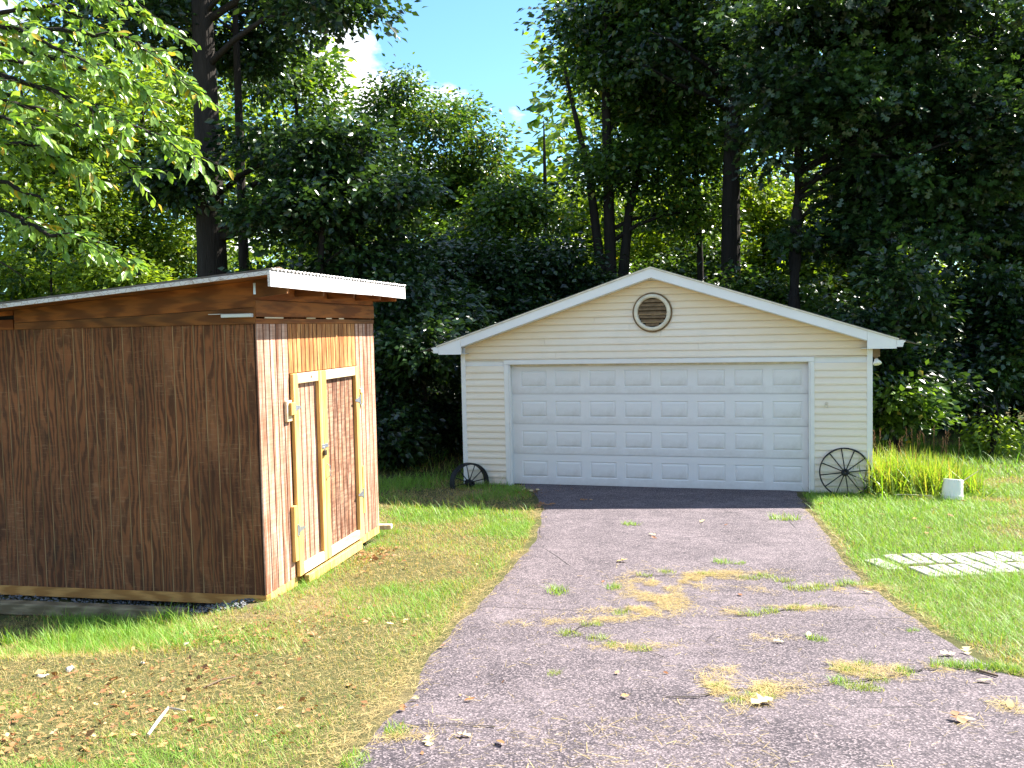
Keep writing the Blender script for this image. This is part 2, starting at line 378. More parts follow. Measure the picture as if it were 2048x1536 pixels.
def grid_mesh(name, xs, ys, mat, zf):
    X, Y = np.meshgrid(xs, ys); Z = zf(X, Y); nx, ny = len(xs), len(ys)
    V = np.stack([X, Y, Z], -1).reshape(-1, 3); i = np.arange(nx * ny).reshape(ny, nx)
    F = np.stack([i[:-1, :-1], i[:-1, 1:], i[1:, 1:], i[1:, :-1]], -1).reshape(-1, 4)
    return npmesh(name, V, F, mat, smooth=True)
gxs = np.concatenate([np.linspace(-400, -12, 24)[:-1], np.arange(-12, 14.01, .2), np.linspace(14, 400, 24)[1:]])
gys = np.concatenate([np.linspace(-60, -4, 10)[:-1], np.arange(-4, 21.01, .2), np.linspace(21, 600, 30)[1:]])
tag(link('ground', grid_mesh('ground', gxs, gys, 'soil', gz)), 'grass and bare soil ground sloping down to the garage', None, None, 'structure')
def GA_front(x): return 16.0466 + (x + .0451) * math.tan(-.2914)
ys = np.concatenate([np.arange(-6, 3, .3), np.arange(3, 16.2, .08)])
tt = np.linspace(0, 1, 26)
Lx, Rx = dl(ys), dr(ys); X = Lx[:, None] + (Rx - Lx)[:, None] * tt[None]; Y = np.repeat(ys[:, None], 26, 1)
Y = np.minimum(Y, 16.0466 + (X + .0451) * math.tan(-.2914) + .14)
Z = gz(X, Y) + .014 + .006 * (fbm(X * 1.3, Y * 1.3, 21) - .5)
Z[:, 0] -= .03; Z[:, -1] -= .03
i = np.arange(X.size).reshape(X.shape)
F = np.stack([i[:-1, :-1], i[:-1, 1:], i[1:, 1:], i[1:, :-1]], -1).reshape(-1, 4)
tag(link('driveway', npmesh('driveway', np.stack([X, Y, Z], -1).reshape(-1, 3), F, 'asphalt', smooth=True)),
    'weathered grey asphalt driveway leading to the garage', None, None, 'structure')

# ------------------------------------------------------------------ garage
GX, GY, GA = -.0451, 16.0466, -.2914
gar = empty('garage', (GX, GY, 0), GA, 'cream vinyl sided garage with wide white panelled door and round gable vent', 'garage')
WL, WR, DEP = -.866, 5.85, 7.3
CRS = .1143
SL = (3.655 - 2.44) / 3.70
def rake_z(x): return 3.655 - abs(x - 2.48) * SL
def course_mesh(name, xb0, xb1, xt0, xt1, z0, h=CRS, lip=.020):
    # dutch-lap like course: slanted face, proud bottom lip
    y = lambda d: -d
    V = [(xb0, y(lip), z0), (xb1, y(lip), z0), (xb1 + (xt1 - xb1) * .2, y(lip), z0 + h * .2), (xb0 + (xt0 - xb0) * .2, y(lip), z0 + h * .2),
         (xt1, y(.001), z0 + h - .001), (xt0, y(.001), z0 + h - .001), (xb0, .01, z0), (xb1, .01, z0), (xt0, .01, z0 + h - .001), (xt1, .01, z0 + h - .001)]
    Fq = [(0, 1, 2, 3), (3, 2, 4, 5), (6, 7, 1, 0)]
    me = bpy.data.meshes.new(name)
    V2 = [V[k] for k in (0, 1, 2, 3)] + [V[k] for k in (3, 2, 4, 5)] + [V[k] for k in (6, 7, 1, 0)] + [V[0], V[3], V[5], V[8], V[6]] + [V[1], V[7], V[9], V[4], V[2]]
    me.from_pydata(V2, [], [(0, 1, 2, 3), (4, 5, 6, 7), (8, 9, 10, 11), (12, 13, 14, 15, 16), (17, 18, 19, 20, 21)]); me.update()
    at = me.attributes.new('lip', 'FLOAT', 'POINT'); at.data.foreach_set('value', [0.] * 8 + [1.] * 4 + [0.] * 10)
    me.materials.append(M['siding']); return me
backing = MB()
backing.box(WL + .02, -.02, .012, .10, 0, 2.42); backing.box(4.93, WR - .02, .012, .10, 0, 2.42); backing.box(-.02, 4.93, .012, .10, 2.13, 2.42)
backing.add([(WL + .02, .012, 2.421), (WR - .02, .012, 2.421), (2.48, .012, 3.50), (WL + .02, .10, 2.421), (WR - .02, .10, 2.421), (2.48, .10, 3.50)],
            [(0, 1, 2), (3, 5, 4), (0, 2, 5, 3), (1, 4, 5, 2), (0, 3, 4, 1)])
backing.box(WL + .02, WL + .10, .101, DEP, 0, 2.42); backing.box(WR - .10, WR - .02, .101, DEP, 0, 2.42); backing.box(WL + .02, WR - .02, DEP, DEP + .08, 0, 2.42)
backing.add([(WL + .02, DEP, 2.421), (WR - .02, DEP, 2.421), (2.48, DEP, 3.50), (WL + .02, DEP + .08, 2.421), (WR - .02, DEP + .08, 2.421), (2.48, DEP + .08, 3.50)],
            [(0, 1, 2), (3, 5, 4), (0, 2, 5, 3), (1, 4, 5, 2), (0, 3, 4, 1)])
backing.build('wall', 'white_trim', gar)
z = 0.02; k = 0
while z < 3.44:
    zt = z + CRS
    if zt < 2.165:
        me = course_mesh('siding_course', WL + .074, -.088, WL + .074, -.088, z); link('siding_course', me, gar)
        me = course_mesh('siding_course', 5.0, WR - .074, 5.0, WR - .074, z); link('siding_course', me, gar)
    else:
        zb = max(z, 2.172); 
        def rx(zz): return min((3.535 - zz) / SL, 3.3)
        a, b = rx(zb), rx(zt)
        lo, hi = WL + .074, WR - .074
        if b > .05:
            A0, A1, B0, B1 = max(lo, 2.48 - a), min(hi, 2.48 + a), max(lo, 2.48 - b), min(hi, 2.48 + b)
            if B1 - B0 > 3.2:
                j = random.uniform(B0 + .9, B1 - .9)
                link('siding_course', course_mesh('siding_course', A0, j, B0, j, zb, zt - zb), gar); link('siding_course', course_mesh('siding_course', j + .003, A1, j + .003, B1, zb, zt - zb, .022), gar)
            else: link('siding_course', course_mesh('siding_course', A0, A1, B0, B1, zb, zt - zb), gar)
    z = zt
side = course_mesh('siding_course', 0, DEP - .1, 0, DEP - .1, 0); side.name = 'side_course'
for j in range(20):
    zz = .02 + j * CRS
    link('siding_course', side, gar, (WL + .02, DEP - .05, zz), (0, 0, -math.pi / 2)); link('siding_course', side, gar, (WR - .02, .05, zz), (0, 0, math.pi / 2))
for x0 in (WL - .004, WR - .078): box('corner_post', 'white_trim', gar, x0, x0 + .082, -.022, .06, 0, 2.40)
# door surround, stepped twice
for x0, x1 in ((-.088, -.012), (4.938, 4.999)):
    box('door_casing', 'white_trim', gar, x0, x1, -.024, .03, .0, 2.095)
    xa, xb = (-.0118, .012) if x0 < 0 else (4.912, 4.9378); box('door_jamb', 'white_trim', gar, xa, xb, -.012, .14, 0, 2.093)
box('header_casing', 'white_trim', gar, -.088, 4.999, -.026, .03, 2.097, 2.170)
box('door_jamb', 'aged_cream', gar, .0125, 4.911, -.008, .14, 2.0965, 2.128)
box('weather_strip', 'aged_cream', gar, .0125, 4.911, .06, .105, 2.062, 2.096)
# sectional door
gd = MB().cbox(.013, 4.911, .150, .17, .03, 2.09).build('garage_door', 'door_white', gar)
tag(gd, 'white sectional overhead door with four rows of eight raised panels')
SEC = .5334; PX = [(.175 + .5985 * q, .175 + .5985 * q + .455) for q in range(8)]
def section_mesh():
    m = MB(); h = SEC - .006; z0, z1 = .125, .405; y0, y1 = .112, .149
    xs = [.014]; 
    for a, b in PX: xs += [a, b]
    xs.append(4.909)
    for a, b in zip(xs[:-1], xs[1:]):
        inp = (a, b) in PX
        m.add([(a, y0, 0), (b, y0, 0), (b, y0, z0), (a, y0, z0)], [(0, 1, 2, 3)]); m.add([(a, y0, z1), (b, y0, z1), (b, y0, h), (a, y0, h)], [(0, 1, 2, 3)])
        if not inp: m.add([(a, y0, z0), (b, y0, z0), (b, y0, z1), (a, y0, z1)], [(0, 1, 2, 3)])
        else:
            c = .012; d = y0 + .011
            o = [(a, y0, z0), (b, y0, z0), (b, y0, z1), (a, y0, z1)]; q = [(a + c, d, z0 + c), (b - c, d, z0 + c), (b - c, d, z1 - c), (a + c, d, z1 - c)]
            m.add(o + q, [(0, 1, 5, 4), (1, 2, 6, 5), (2, 3, 7, 6), (3, 0, 4, 7), (4, 5, 6, 7)])
    m.add([(.014, y0, 0), (4.909, y0, 0), (4.909, y1, 0), (.014, y1, 0)], [(0, 1, 2, 3)]); m.add([(.014, y0, h), (4.909, y0, h), (4.909, y1, h), (.014, y1, h)], [(0, 1, 2, 3)])
    return m.mesh('door_section')
sm = section_mesh(); sm.materials.append(M['door_white'])
rp = MB(); w_, h_ = .431, .256; c = .030
rp.add([(0, 0, 0), (w_, 0, 0), (w_, 0, h_), (0, 0, h_), (c, -.010, c), (w_ - c, -.010, c), (w_ - c, -.010, h_ - c), (c, -.010, h_ - c)],
       [(0, 1, 5, 4), (1, 2, 6, 5), (2, 3, 7, 6), (3, 0, 4, 7), (4, 5, 6, 7)])
rp = rp.mesh('raised_panel'); rp.materials.append(M['door_white'])
for r in range(4):
    link('door_section', sm, gd, (0, 0, .02 + r * (SEC - .014)))
    for a, b in PX: link('raised_panel', rp, gd, (a + .012, .1225, .02 + r * (SEC - .014) + .137))
MB().cbox(.02, 4.90, .104, .145, .0, .018).build('bottom_seal', 'dark_void', gd)
# rake fascias, drip edges, eave returns, gutters, soffits, roof
for sgn in (-1, 1):
    X = lambda u: 2.48 + sgn * u
    ue = 3.70
    poly = [(X(0), 3.640), (X(ue), 2.425), (X(ue), 2.29), (X(3.28), 2.29), (X(3.28), 2.420), (X(0), 3.492)]
    MB().prism([(X(0), 3.640), (X(3.28), 3.640 - 3.28 * SL), (X(3.28), 2.420), (X(0), 3.492)], 'y', -.19, -.15).build('rake_fascia', 'fascia_metal', gar)
    MB().prism([(X(3.283), 3.640 - 3.283 * SL), (X(ue), 2.425), (X(ue), 2.29), (X(3.283), 2.29)], 'y', -.192, -.152).build('eave_return', 'fascia_metal', gar)
    MB().prism([(X(0), 3.668), (X(ue + .03), 3.668 - (ue + .03) * SL), (X(ue + .03), 3.642 - (ue + .03) * SL), (X(0), 3.642)], 'y', -.206, -.15).build('drip_edge', 'aged_cream', gar)
    MB().prism([(X(.0), 3.489), (X(3.28), 2.416), (X(3.28), 2.406), (X(0), 3.479)], 'y', -.149, .012).build('rake_soffit', 'white_trim', gar)
    MB().prism([(X(3.20), 2.300), (X(ue), 2.300), (X(ue), 2.292), (X(3.20), 2.292)], 'y', -.149, DEP + .1).build('eave_soffit', 'white_trim', gar)
    MB().prism([(X(ue), 2.425), (X(ue), 2.29), (X(ue - .02), 2.29), (X(ue - .02), 2.425)], 'y', -.149, DEP + .15).build('eave_fascia', 'fascia_metal', gar)
    MB().prism([(X(ue + .002), 2.42), (X(ue + .125), 2.42), (X(ue + .135), 2.405), (X(ue + .10), 2.375), (X(ue + .085), 2.315), (X(ue + .002), 2.315)], 'y', -.20, DEP + .2).build('gutter', 'fascia_metal', gar)
    MB().prism([(X(0), 3.66), (X(ue + .01), 3.66 - (ue + .01) * SL), (X(ue + .01), 3.64 - (ue + .01) * SL), (X(0), 3.64)], 'y', -.149, DEP + .2).build('roof', 'shingle', gar)
    sh = MB().prism([(0, .012), (.30, .006), (.30, -.002), (0, -.002)] if sgn > 0 else [(0, .012), (-.30, .006), (-.30, -.002), (0, -.002)], 'y', -.205, DEP + .2).mesh('shingle_course'); sh.materials.append(M['shingle'])
    for q in range(26):
        u = 3.74 - .142 * q
        link('shingle_course', sh, gar, (X(u), 0, 3.664 - u * SL), (0, sgn * 0, 0)).rotation_euler = (0, (math.pi + math.atan(SL)) * 0 + sgn * math.atan(SL), 0)
# round louvre vent
vent = MB(); 
seg = 40; ring = [(.300, -.0), (.300, -.055), (.285, -.075), (.245, -.07), (.235, -.03), (.235, 0)]
vs = []; fs = []
for i in range(seg):
    t = 2 * math.pi * i / seg
    for r, y in ring: vs.append((2.48 + r * math.cos(t), y - .012, 2.93 + r * math.sin(t)))
K = len(ring)
for i in range(seg):
    j = (i + 1) % seg
    for q in range(K - 1): fs.append((i * K + q, j * K + q, j * K + q + 1, i * K + q + 1))
vt = vent.add(vs, fs).build('gable_vent', 'aged_cream', gar, True)
vs = [(2.48 + .24 * math.cos(2 * math.pi * i / 32), -.018, 2.93 + .24 * math.sin(2 * math.pi * i / 32)) for i in range(32)]
MB().add(vs, [tuple(range(32))]).build('vent_backing', 'dark_void', vt)  # near-black disk paints the shaded depth, no opening behind it
for q in range(7):
    zc = 2.93 - .205 + q * .064; w2 = math.sqrt(max(.234 ** 2 - (zc - 2.93) ** 2, .001)) - .003
    MB().add([(2.48 - w2, -.070, zc - .014), (2.48 + w2, -.070, zc - .014), (2.48 + w2, -.026, zc + .034), (2.48 - w2, -.026, zc + .034),
              (2.48 - w2, -.070, zc - .008), (2.48 + w2, -.070, zc - .008), (2.48 + w2, -.026, zc + .040), (2.48 - w2, -.026, zc + .040)],
             [(0, 1, 2, 3), (4, 7, 6, 5), (0, 4, 5, 1), (1, 5, 6, 2), (2, 6, 7, 3), (3, 7, 4, 0)]).build('slat', 'vent_wood', vt)
vs = []; fs = []
for i in range(seg):
    t = 2 * math.pi * i / seg
    for r, y in [(.326, -.012), (.326, -.03), (.316, -.038), (.3005, -.03), (.3005, -.012)]: vs.append((2.48 + r * math.cos(t), y - .01, 2.93 + r * math.sin(t)))
for i in range(seg):
    j = (i + 1) % seg
    for q in range(4): fs.append((i * 5 + q, j * 5 + q, j * 5 + q + 1, i * 5 + q + 1))
MB().add(vs, fs).build('vent_surround', 'vent_wood', vt, True)
# keyed bracket on the siding and flood lamp under the eave
hk = MB()
for zc, r in ((1.405, .024), (1.443, .019)):
    pts = [(5.18 + r * math.cos(t), -.024, zc + r * math.sin(t)) for t in np.linspace(0, 2 * math.pi, 13)]
    hk.tube(pts, .006, 6)
hk.cbox(5.172, 5.188, -.03, -.004, 1.41, 1.44); hk.build('wall_bracket', 'aged_cream', gar)
fl = MB().cbox(5.858, 5.96, -.02, .10, 2.16, 2.285).build('lamp_box', 'vent_wood', gar)
MB().tube([(5.90, .02, 2.16), (5.905, .0, 2.12)], .028, 10).build('lamp_socket', 'vent_wood', fl)
MB().tube([(5.905, .0, 2.125), (5.91, -.01, 2.105), (5.917, -.035, 2.07), (5.921, -.045, 2.055), (5.922, -.048, 2.047)], [.028, .036, .062, .064, .045], 14).build('flood_bulb', 'bulb_glass', fl, True)

# ------------------------------------------------------------------ shed
SX, SY, SZ, SA = -2.2505, 8.2734, CZ - 2.3583, -.2043
shed = empty('shed', (SX, SY, SZ), SA, 'brown weathered plywood shed with slanting metal roof and double doors', 'shed')
# local: x out of the door wall, y along the door wall away from the camera, long side at y=0 running to -x
SLX, SLY, SH = -4.2, 2.988, 2.44
MB().box(SLX, -.014, .005, .03, 0, 2.44).build('side_panel', 'groove_wood', shed)
pitch = .1020
def pl_mesh(nm, w, hgt, mat):
    me = MB().cbox(0, w, 0, .0045, 0, hgt, c=.0015).mesh(nm); me.materials.append(M[mat]); return me
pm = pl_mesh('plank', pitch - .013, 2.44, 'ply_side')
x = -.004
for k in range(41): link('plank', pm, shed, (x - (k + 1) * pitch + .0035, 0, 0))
# door wall
fr = MB(); fr.box(-.030, -.005, .0, .62, 0, 2.44); fr.box(-.030, -.005, 2.40, SLY, 0, 2.44); fr.box(-.030, -.005, .62, 2.40, 1.965, 2.44); fr.build('door_wall_panel', 'groove_dark', shed)
MB().box(SLX, -.03, SLY - .03, SLY, 0, 2.7).build('far_wall', 'ply_side', shed); MB().box(SLX - .02, SLX, .0, SLY, 0, 2.40).build('end_wall', 'ply_side', shed)
MB().box(SLX, -.04, .035, SLY - .035, .0, .03).build('floor_deck', 'groove_dark', shed)
def vplanks(y0, y1, n, z0, z1, mat, x1=0.0, gap=.017):
    w = (y1 - y0) / n; me = MB().cbox(-.0045, 0, gap / 2, w - gap / 2, 0, z1 - z0, c=.0012).mesh('plank'); me.materials.append(M[mat])
    for k in range(n): link('plank', me, shed, (x1, y0 + k * w, z0))
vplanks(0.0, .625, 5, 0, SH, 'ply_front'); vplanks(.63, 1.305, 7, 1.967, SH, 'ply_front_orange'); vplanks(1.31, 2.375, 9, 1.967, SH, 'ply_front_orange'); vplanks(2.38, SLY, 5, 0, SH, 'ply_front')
# header strip boards and upper boards under the roof
box('board', 'board_brown', shed, -.03, .006, -.012, SLY + .004, 2.442, 2.490)
box('board', 'board_brown', shed, -.03, .010, -.012, SLY + .004, 2.503, 2.652)
box('board', 'board_brown', shed, -.03, .004, -.012, SLY + .004, 2.655, 2.845)
for y0, w in ((.15, .38), (1.05, .22), (1.55, .14), (1.9, .13)): box('light_slit', 'pine_worn', shed, .002, .012, y0, y0 + w, 2.4895, 2.5025, c=.002)  # pale strips paint the light showing through the slit between boards
# side boards (tapered under the roof slope)
def rfz(x): return 2.842 + .0823 * (x - .0)
def taper(name, mat, pts, y0, y1): MB().prism(pts, 'y', y0, y1).build(name, mat, shed)
taper('board', 'board_brown', [(0, 2.442), (-2.44, 2.442), (-2.44, 2.50), (-1.2, 2.535), (0, 2.585)], -.018, .0)
taper('board', 'board_brown', [(0, 2.589), (-1.2, 2.539), (-2.44, 2.504), (-2.44, rfz(-2.44) - .02), (0, rfz(0) - .02)], -.014, .004)
taper('board', 'board_brown', [(-2.455, 2.442), (SLX, 2.442), (SLX, 2.50), (-2.455, 2.535)], -.018, .0)
taper('board', 'board_brown', [(-2.455, 2.575), (SLX, 2.52), (SLX, rfz(SLX) - .02), (-2.455, rfz(-2.455) - .02)], -.014, .004)
taper('board', 'board_brown', [(.31, 2.70), (.002, 2.67), (.002, rfz(0) - .02), (.31, rfz(.31) - .02)], -.016, .004)
box('gap_backing', 'dark_void', shed, SLX, -2.4, .006, .011, 2.442, 2.60)
box('metal_plate', 'steel', shed, -.005, .018, -.022, -.0165, 2.70, 2.80, c=.001)
MB().cbox(-.30, -.012, -.075, -.0185, 2.500, 2.534).build('flashing_strip', 'roof_metal', shed); MB().cbox(-.42, -.301, -.075, -.0185, 2.530, 2.536, c=.001).build('flashing_tab', 'roof_metal', shed)
# corner edge and skids
box('corner_edge', 'ply_front', shed, -.011, .0015, -.006, -.0005, 0, 2.44, c=.001)
box('skid', 'skid', shed, SLX, .0, -.004, .075, -.095, -.002); box('skid', 'pine', shed, -.05, -.004, .08, .66, -.095, -.003)
box('skid', 'pine', shed, -.05, -.004, 2.30, SLY, -.095, -.003); box('skid', 'skid', shed, -.09, -.055, .08, SLY, -.095, -.003)
sill = box('door_sill', 'pine', shed, .0, .055, .80, 2.26, -.115, -.025)
# doors
def door(y0, y1, n, mat, lab):
    d = MB().box(-.028, -.005, y0 + .01, y1 - .01, .012, 1.95).build('door', 'groove_dark', shed); tag(d, lab)
    w = (y1 - y0 - .02) / n; me = MB().cbox(-.0045, 0, .008, w - .008, 0, 1.93, c=.0012).mesh('plank'); me.materials.append(M[mat])
    for k in range(n): link('plank', me, d, (0, y0 + .01 + k * w, .02))
    return d
d1 = door(.63, 1.312, 6, 'ply_front', 'smooth grained door leaf framed in yellow pine'); d2 = door(1.316, 2.36, 9, 'ply_rough', 'rough sawn door leaf framed in yellow pine')
for d, (ya, yb, yc, yd) in ((d1, (.632, .732, 1.228, 1.312)), (d2, (1.316, 1.418, 2.255, 2.358))):
    box('stile', 'pine', d, .001, .04, ya, yb, .002, 1.962); box('stile', 'pine', d, .001, .04, yc, yd, .002, 1.962)
    box('rail', 'pine_worn', d, .001, .038, yb + .001, yc - .001, 1.862, 1.96); box('rail', 'pine_worn', d, .001, .038, yb + .001, yc - .001, .004, .105)
MB().lathe([(.001, .046), (.014, .046), (.017, .038), (.001, .038)], 10).xf(Matrix.Translation((0, 1.05, 1.915)) @ Matrix.Rotation(math.pi / 2, 4, 'Y') @ Matrix.Translation((0, 0, -.0055))).build('knot', 'board_brown', d1)
# hinge blocks
box('block', 'pine_worn', shed, .001, .032, .49, .60, 1.515, 1.715); box('block', 'pine', shed, .033, .062, .525, .615, 1.575, 1.695)
box('block', 'pine', shed, .001, .040, .548, .625, .165, .70); box('block', 'pine_worn', shed, .001, .032, 2.42, 2.50, 1.50, 1.70); box('block', 'pine', shed, .033, .048, 2.40, 2.45, 1.53, 1.66)
box('block', 'pine', shed, .001, .034, 2.392, 2.46, .265, .81)
def hinge(yp, zc, s, x0):
    h = MB().cbox(x0, x0 + .005, yp - .014, yp + .014, zc - .055, zc + .055, c=.001)
    h.tube([(x0 + .004, yp + s * .016, zc - .055), (x0 + .004, yp + s * .016, zc + .055)], .007, 8)
    h.prism([(yp + s * .02, zc - .035), (yp + s * .02, zc + .035), (yp + s * .15, zc + .009), (yp + s * .158, zc), (yp + s * .15, zc - .009)], 'x', .0415, .045)
    h.build('hinge', 'steel', shed)
hinge(.615, 1.635, 1, .050); hinge(.615, .46, 1, .0412); hinge(2.372, 1.58, -1, .0412); hinge(2.374, .505, -1, .0412)
hp = MB().cbox(.0405, .046, 1.245, 1.40, 1.165, 1.205, c=.001).build('hasp', 'steel', shed)
MB().tube([(.052, 1.29 + .016 * math.cos(t), 1.15 + .03 * math.sin(t)) for t in np.linspace(0, math.pi, 9)], .004, 6).build('shackle', 'steel', hp)
MB().cbox(.044, .068, 1.262, 1.318, 1.09, 1.15, c=.006).build('padlock', 'brass_dark', hp)
MB().tube([(.045, 1.36, .99), (.075, 1.36, .97), (.078, 1.36, .92), (.075, 1.36, .87), (.045, 1.36, .85)], .005, 6).build('pull_handle', 'steel', shed)
# roof: decking, corrugated sheet, front fascia, side edge strip
def roofpt(x, y, dz): return (x, y, 2.855 + .0823 * x + dz)
m = MB(); yy = np.arange(-.37, 3.2401, .0127); N = len(yy); vs = []
for xx in (.345, -4.5):
    for dz in (.012, .009):
        vs += [roofpt(xx, y, dz + .009 * math.sin(2 * math.pi * y / .0762)) for y in yy]
fs = [(k, k + 1, 2 * N + k + 1, 2 * N + k) for k in range(N - 1)] + [(N + k, 3 * N + k, 3 * N + k + 1, N + k + 1) for k in range(N - 1)] + [(k, N + k, N + k + 1, k + 1) for k in range(N - 1)]
m.add(vs, fs); ro = m.build('roof', 'roof_metal', shed, True)
m = MB(); m.add([roofpt(.305, -.345, -.03), roofpt(.305, 3.22, -.03), roofpt(-4.45, 3.22, -.03), roofpt(-4.45, -.345, -.03), roofpt(.305, -.345, -.005), roofpt(.305, 3.22, -.005), roofpt(-4.45, 3.22, -.005), roofpt(-4.45, -.345, -.005)],
                [(0, 3, 2, 1), (4, 5, 6, 7), (0, 1, 5, 4), (1, 2, 6, 5), (2, 3, 7, 6), (3, 0, 4, 7)]); m.build('roof_deck', 'board_brown', shed)
m = MB(); m.add([roofpt(.33, -.372, -.035), roofpt(.33, -.347, -.035), roofpt(-4.45, -.347, -.035), roofpt(-4.45, -.372, -.035), roofpt(.33, -.372, .0), roofpt(.33, -.347, .0), roofpt(-4.45, -.347, .0), roofpt(-4.45, -.372, .0)],
                [(0, 3, 2, 1), (4, 5, 6, 7), (0, 1, 5, 4), (1, 2, 6, 5), (2, 3, 7, 6), (3, 0, 4, 7)]); m.build('roof_edge_strip', 'old_white_paint', shed)
yb = 1.98
MB().prism([(-.372, 2.747), (-.374, 2.876), (.8, 2.884), (yb - .04, 2.876), (yb + .10, 2.744), (.6, 2.741)], 'x', .308, .332).build('fascia_board', 'old_white_paint', shed)
MB().prism([(yb - .01, 2.880), (2.7, 2.874), (3.235, 2.872), (3.238, 2.735), (2.5, 2.742), (yb + .135, 2.746)], 'x', .306, .330).build('fascia_board', 'old_white_paint', shed)
for yy_ in (.02, .8, 1.6, 2.4, 2.95):
    box('rafter_tail', 'board_brown', shed, .008, .300, yy_, yy_ + .036, 2.70, 2.82)
# timber and gravel in front of the long side, timber end sticking out behind the shed
def s2w(x, y): c, s = math.cos(SA), math.sin(SA); return SX + x * c - y * s, SY + x * s + y * c
a = s2w(-.62, -.33); b = s2w(-4.4, -.33); zt = gz1(*a) - .02
o = MB().cbox(-3.8, 0, -.06, .06, 0, .11, c=.012).build('landscape_timber', 'timber_grey'); o.location = (a[0], a[1], zt); o.rotation_euler = (0, .0, SA)
tag(o, 'weathered squared timber lying along the shaded side of the shed', 'timber')
a = s2w(-.10, 3.25)
o = MB().cbox(-1.2, .16, -.045, .045, 0, .06, c=.008).build('board_offcut', 'pine_worn'); o.location = (a[0], a[1], gz1(*a) + .10); o.rotation_euler = (0, 0, SA + .12)
tag(o, 'pale board end sticking out behind the shed near the grass', 'board')
for q in range(2):
    pass
o = MB().cbox(-.2, .2, -.1, .1, 0, .11, c=.008).build('concrete_block', 'gravel_stone'); a2 = s2w(-.75, 3.25); o.location = (a2[0], a2[1], gz1(*a2) - .005); o.rotation_euler = (0, 0, SA)
tag(o, 'low grey block behind the shed holding up the board', 'block')
lp = MB().tube([(0, 0, 0), (0, 0, .03), (.01, 0, .055), (.012, 0, .075), (.012, 0, .083)], [.05, .055, .045, .03, .01], 10).build('brown_lump', 'brown_stick', None, True)  # unidentified small brown lump, its form made up
a3 = s2w(.10, .25); lp.location = (a3[0], a3[1], SZ + 2.872); tag(lp, 'small round brown cone lying on the shed roof edge', 'lump')

# ------------------------------------------------------------------ wagon wheels
def wheel(name, label, loc, rad, rimw, rimt, rot, hub_len):
    w = empty(name, loc, 0, label, 'wheel', 'old iron wheels by the garage'); w.rotation_euler = rot
    seg = 44; prof = [(rad, -rimw / 2), (rad, rimw / 2), (rad - rimt, rimw / 2), (rad - rimt, -rimw / 2), (rad, -rimw / 2)]
    # built round local y axis (axle), centre at z = rad
    T = Matrix.Translation((0, 0, rad)) @ Matrix.Rotation(math.pi / 2, 4, 'X')
    MB().lathe(prof, seg).xf(T).build('rim', 'black_iron', w, False)
    MB().lathe([(.022, -hub_len * .45), (.052, -hub_len * .45), (.058, -.02), (.058, .02), (.045, hub_len * .35), (.045, hub_len * .6), (.022, hub_len * .6), (.022, -hub_len * .45)], 20).xf(T).build('hub', 'black_iron', w)
    sp = MB().tube([(.05, 0, 0), (rad - rimt * .6, 0, 0)], .0085, 6).mesh('spoke'); sp.materials.append(M['black_iron'])
    for k in range(12):
        t = 2 * math.pi * k / 12 + .13
        s = link('spoke', sp, w); zz = (.02 if k % 2 else -.02)
        s.matrix_local = T @ Matrix.Rotation(t, 4, 'Z') @ Matrix.Translation((0, 0, zz)) @ Matrix.Rotation((1 if k % 2 else -1) * .05, 4, 'Y')
    return w
def g2w(u, w): c, s = math.cos(GA), math.sin(GA); return GX + u * c - w * s, GY + u * s + w * c
p = g2w(5.448, -.22)
wheel('wagon_wheel', 'black iron spoked wheel leaning on siding beside the tall grass clump', (p[0], p[1], gz1(*p) - .03), .385, .05, .020, (-.27, 0, GA), .16)
p = g2w(-.66, -.30)
wheel('wagon_wheel', 'half sunken black iron wheel with wide rim at the shaded garage corner', (p[0], p[1], gz1(*p) - .27), .345, .14, .03, (-.05, 0, .50), .2)

# ------------------------------------------------------------------ bucket, sticks, stones
bk = empty('bucket', (6.45, 13.62, gz1(6.45, 13.62) + .005), .3, 'white plastic bucket turned upside down on the lawn', 'bucket'); bk.rotation_euler = (-.09, .14, .3)
MB().lathe([(.001, .30), (.128, .30), (.134, .296), (.136, .288), (.1455, .06), (.152, .06), (.152, .045), (.147, .045), (.1475, .032), (.154, .032), (.154, .012), (.149, .0), (.140, .0), (.130, .28), (.001, .285)], 36).build('body', 'bucket_plastic', bk, False)
MB().tube([(.155 * math.cos(t), .155 * math.sin(t), .04 - .035 * math.sin(t)) for t in np.linspace(0, math.pi, 15)], .003, 6).build('handle', 'steel', bk)
def stick(name, label, pts, rad, mat, cat='stick'):
    p0 = Vector(pts[0]); o = MB().tube([Vector(p) - p0 for p in pts], rad, 7).build(name, mat); o.location = p0; return tag(o, label, cat)
def gp(x, y, h=0): return (x, y, gz1(x, y) + h)
stick('stick', 'thin pale stick leaning up beside the white bucket', [gp(6.52, 13.85, .02), gp(6.75, 13.9, .24), gp(7.0, 13.95, .38)], [.008, .007, .004], 'grey_stick')
stick('stick', 'thin bare stick lying on grass between bucket and tall clump', [gp(5.7, 13.9, .05), gp(5.95, 13.8, .06), gp(6.2, 13.72, .05)], [.007, .006, .004], 'grey_stick')
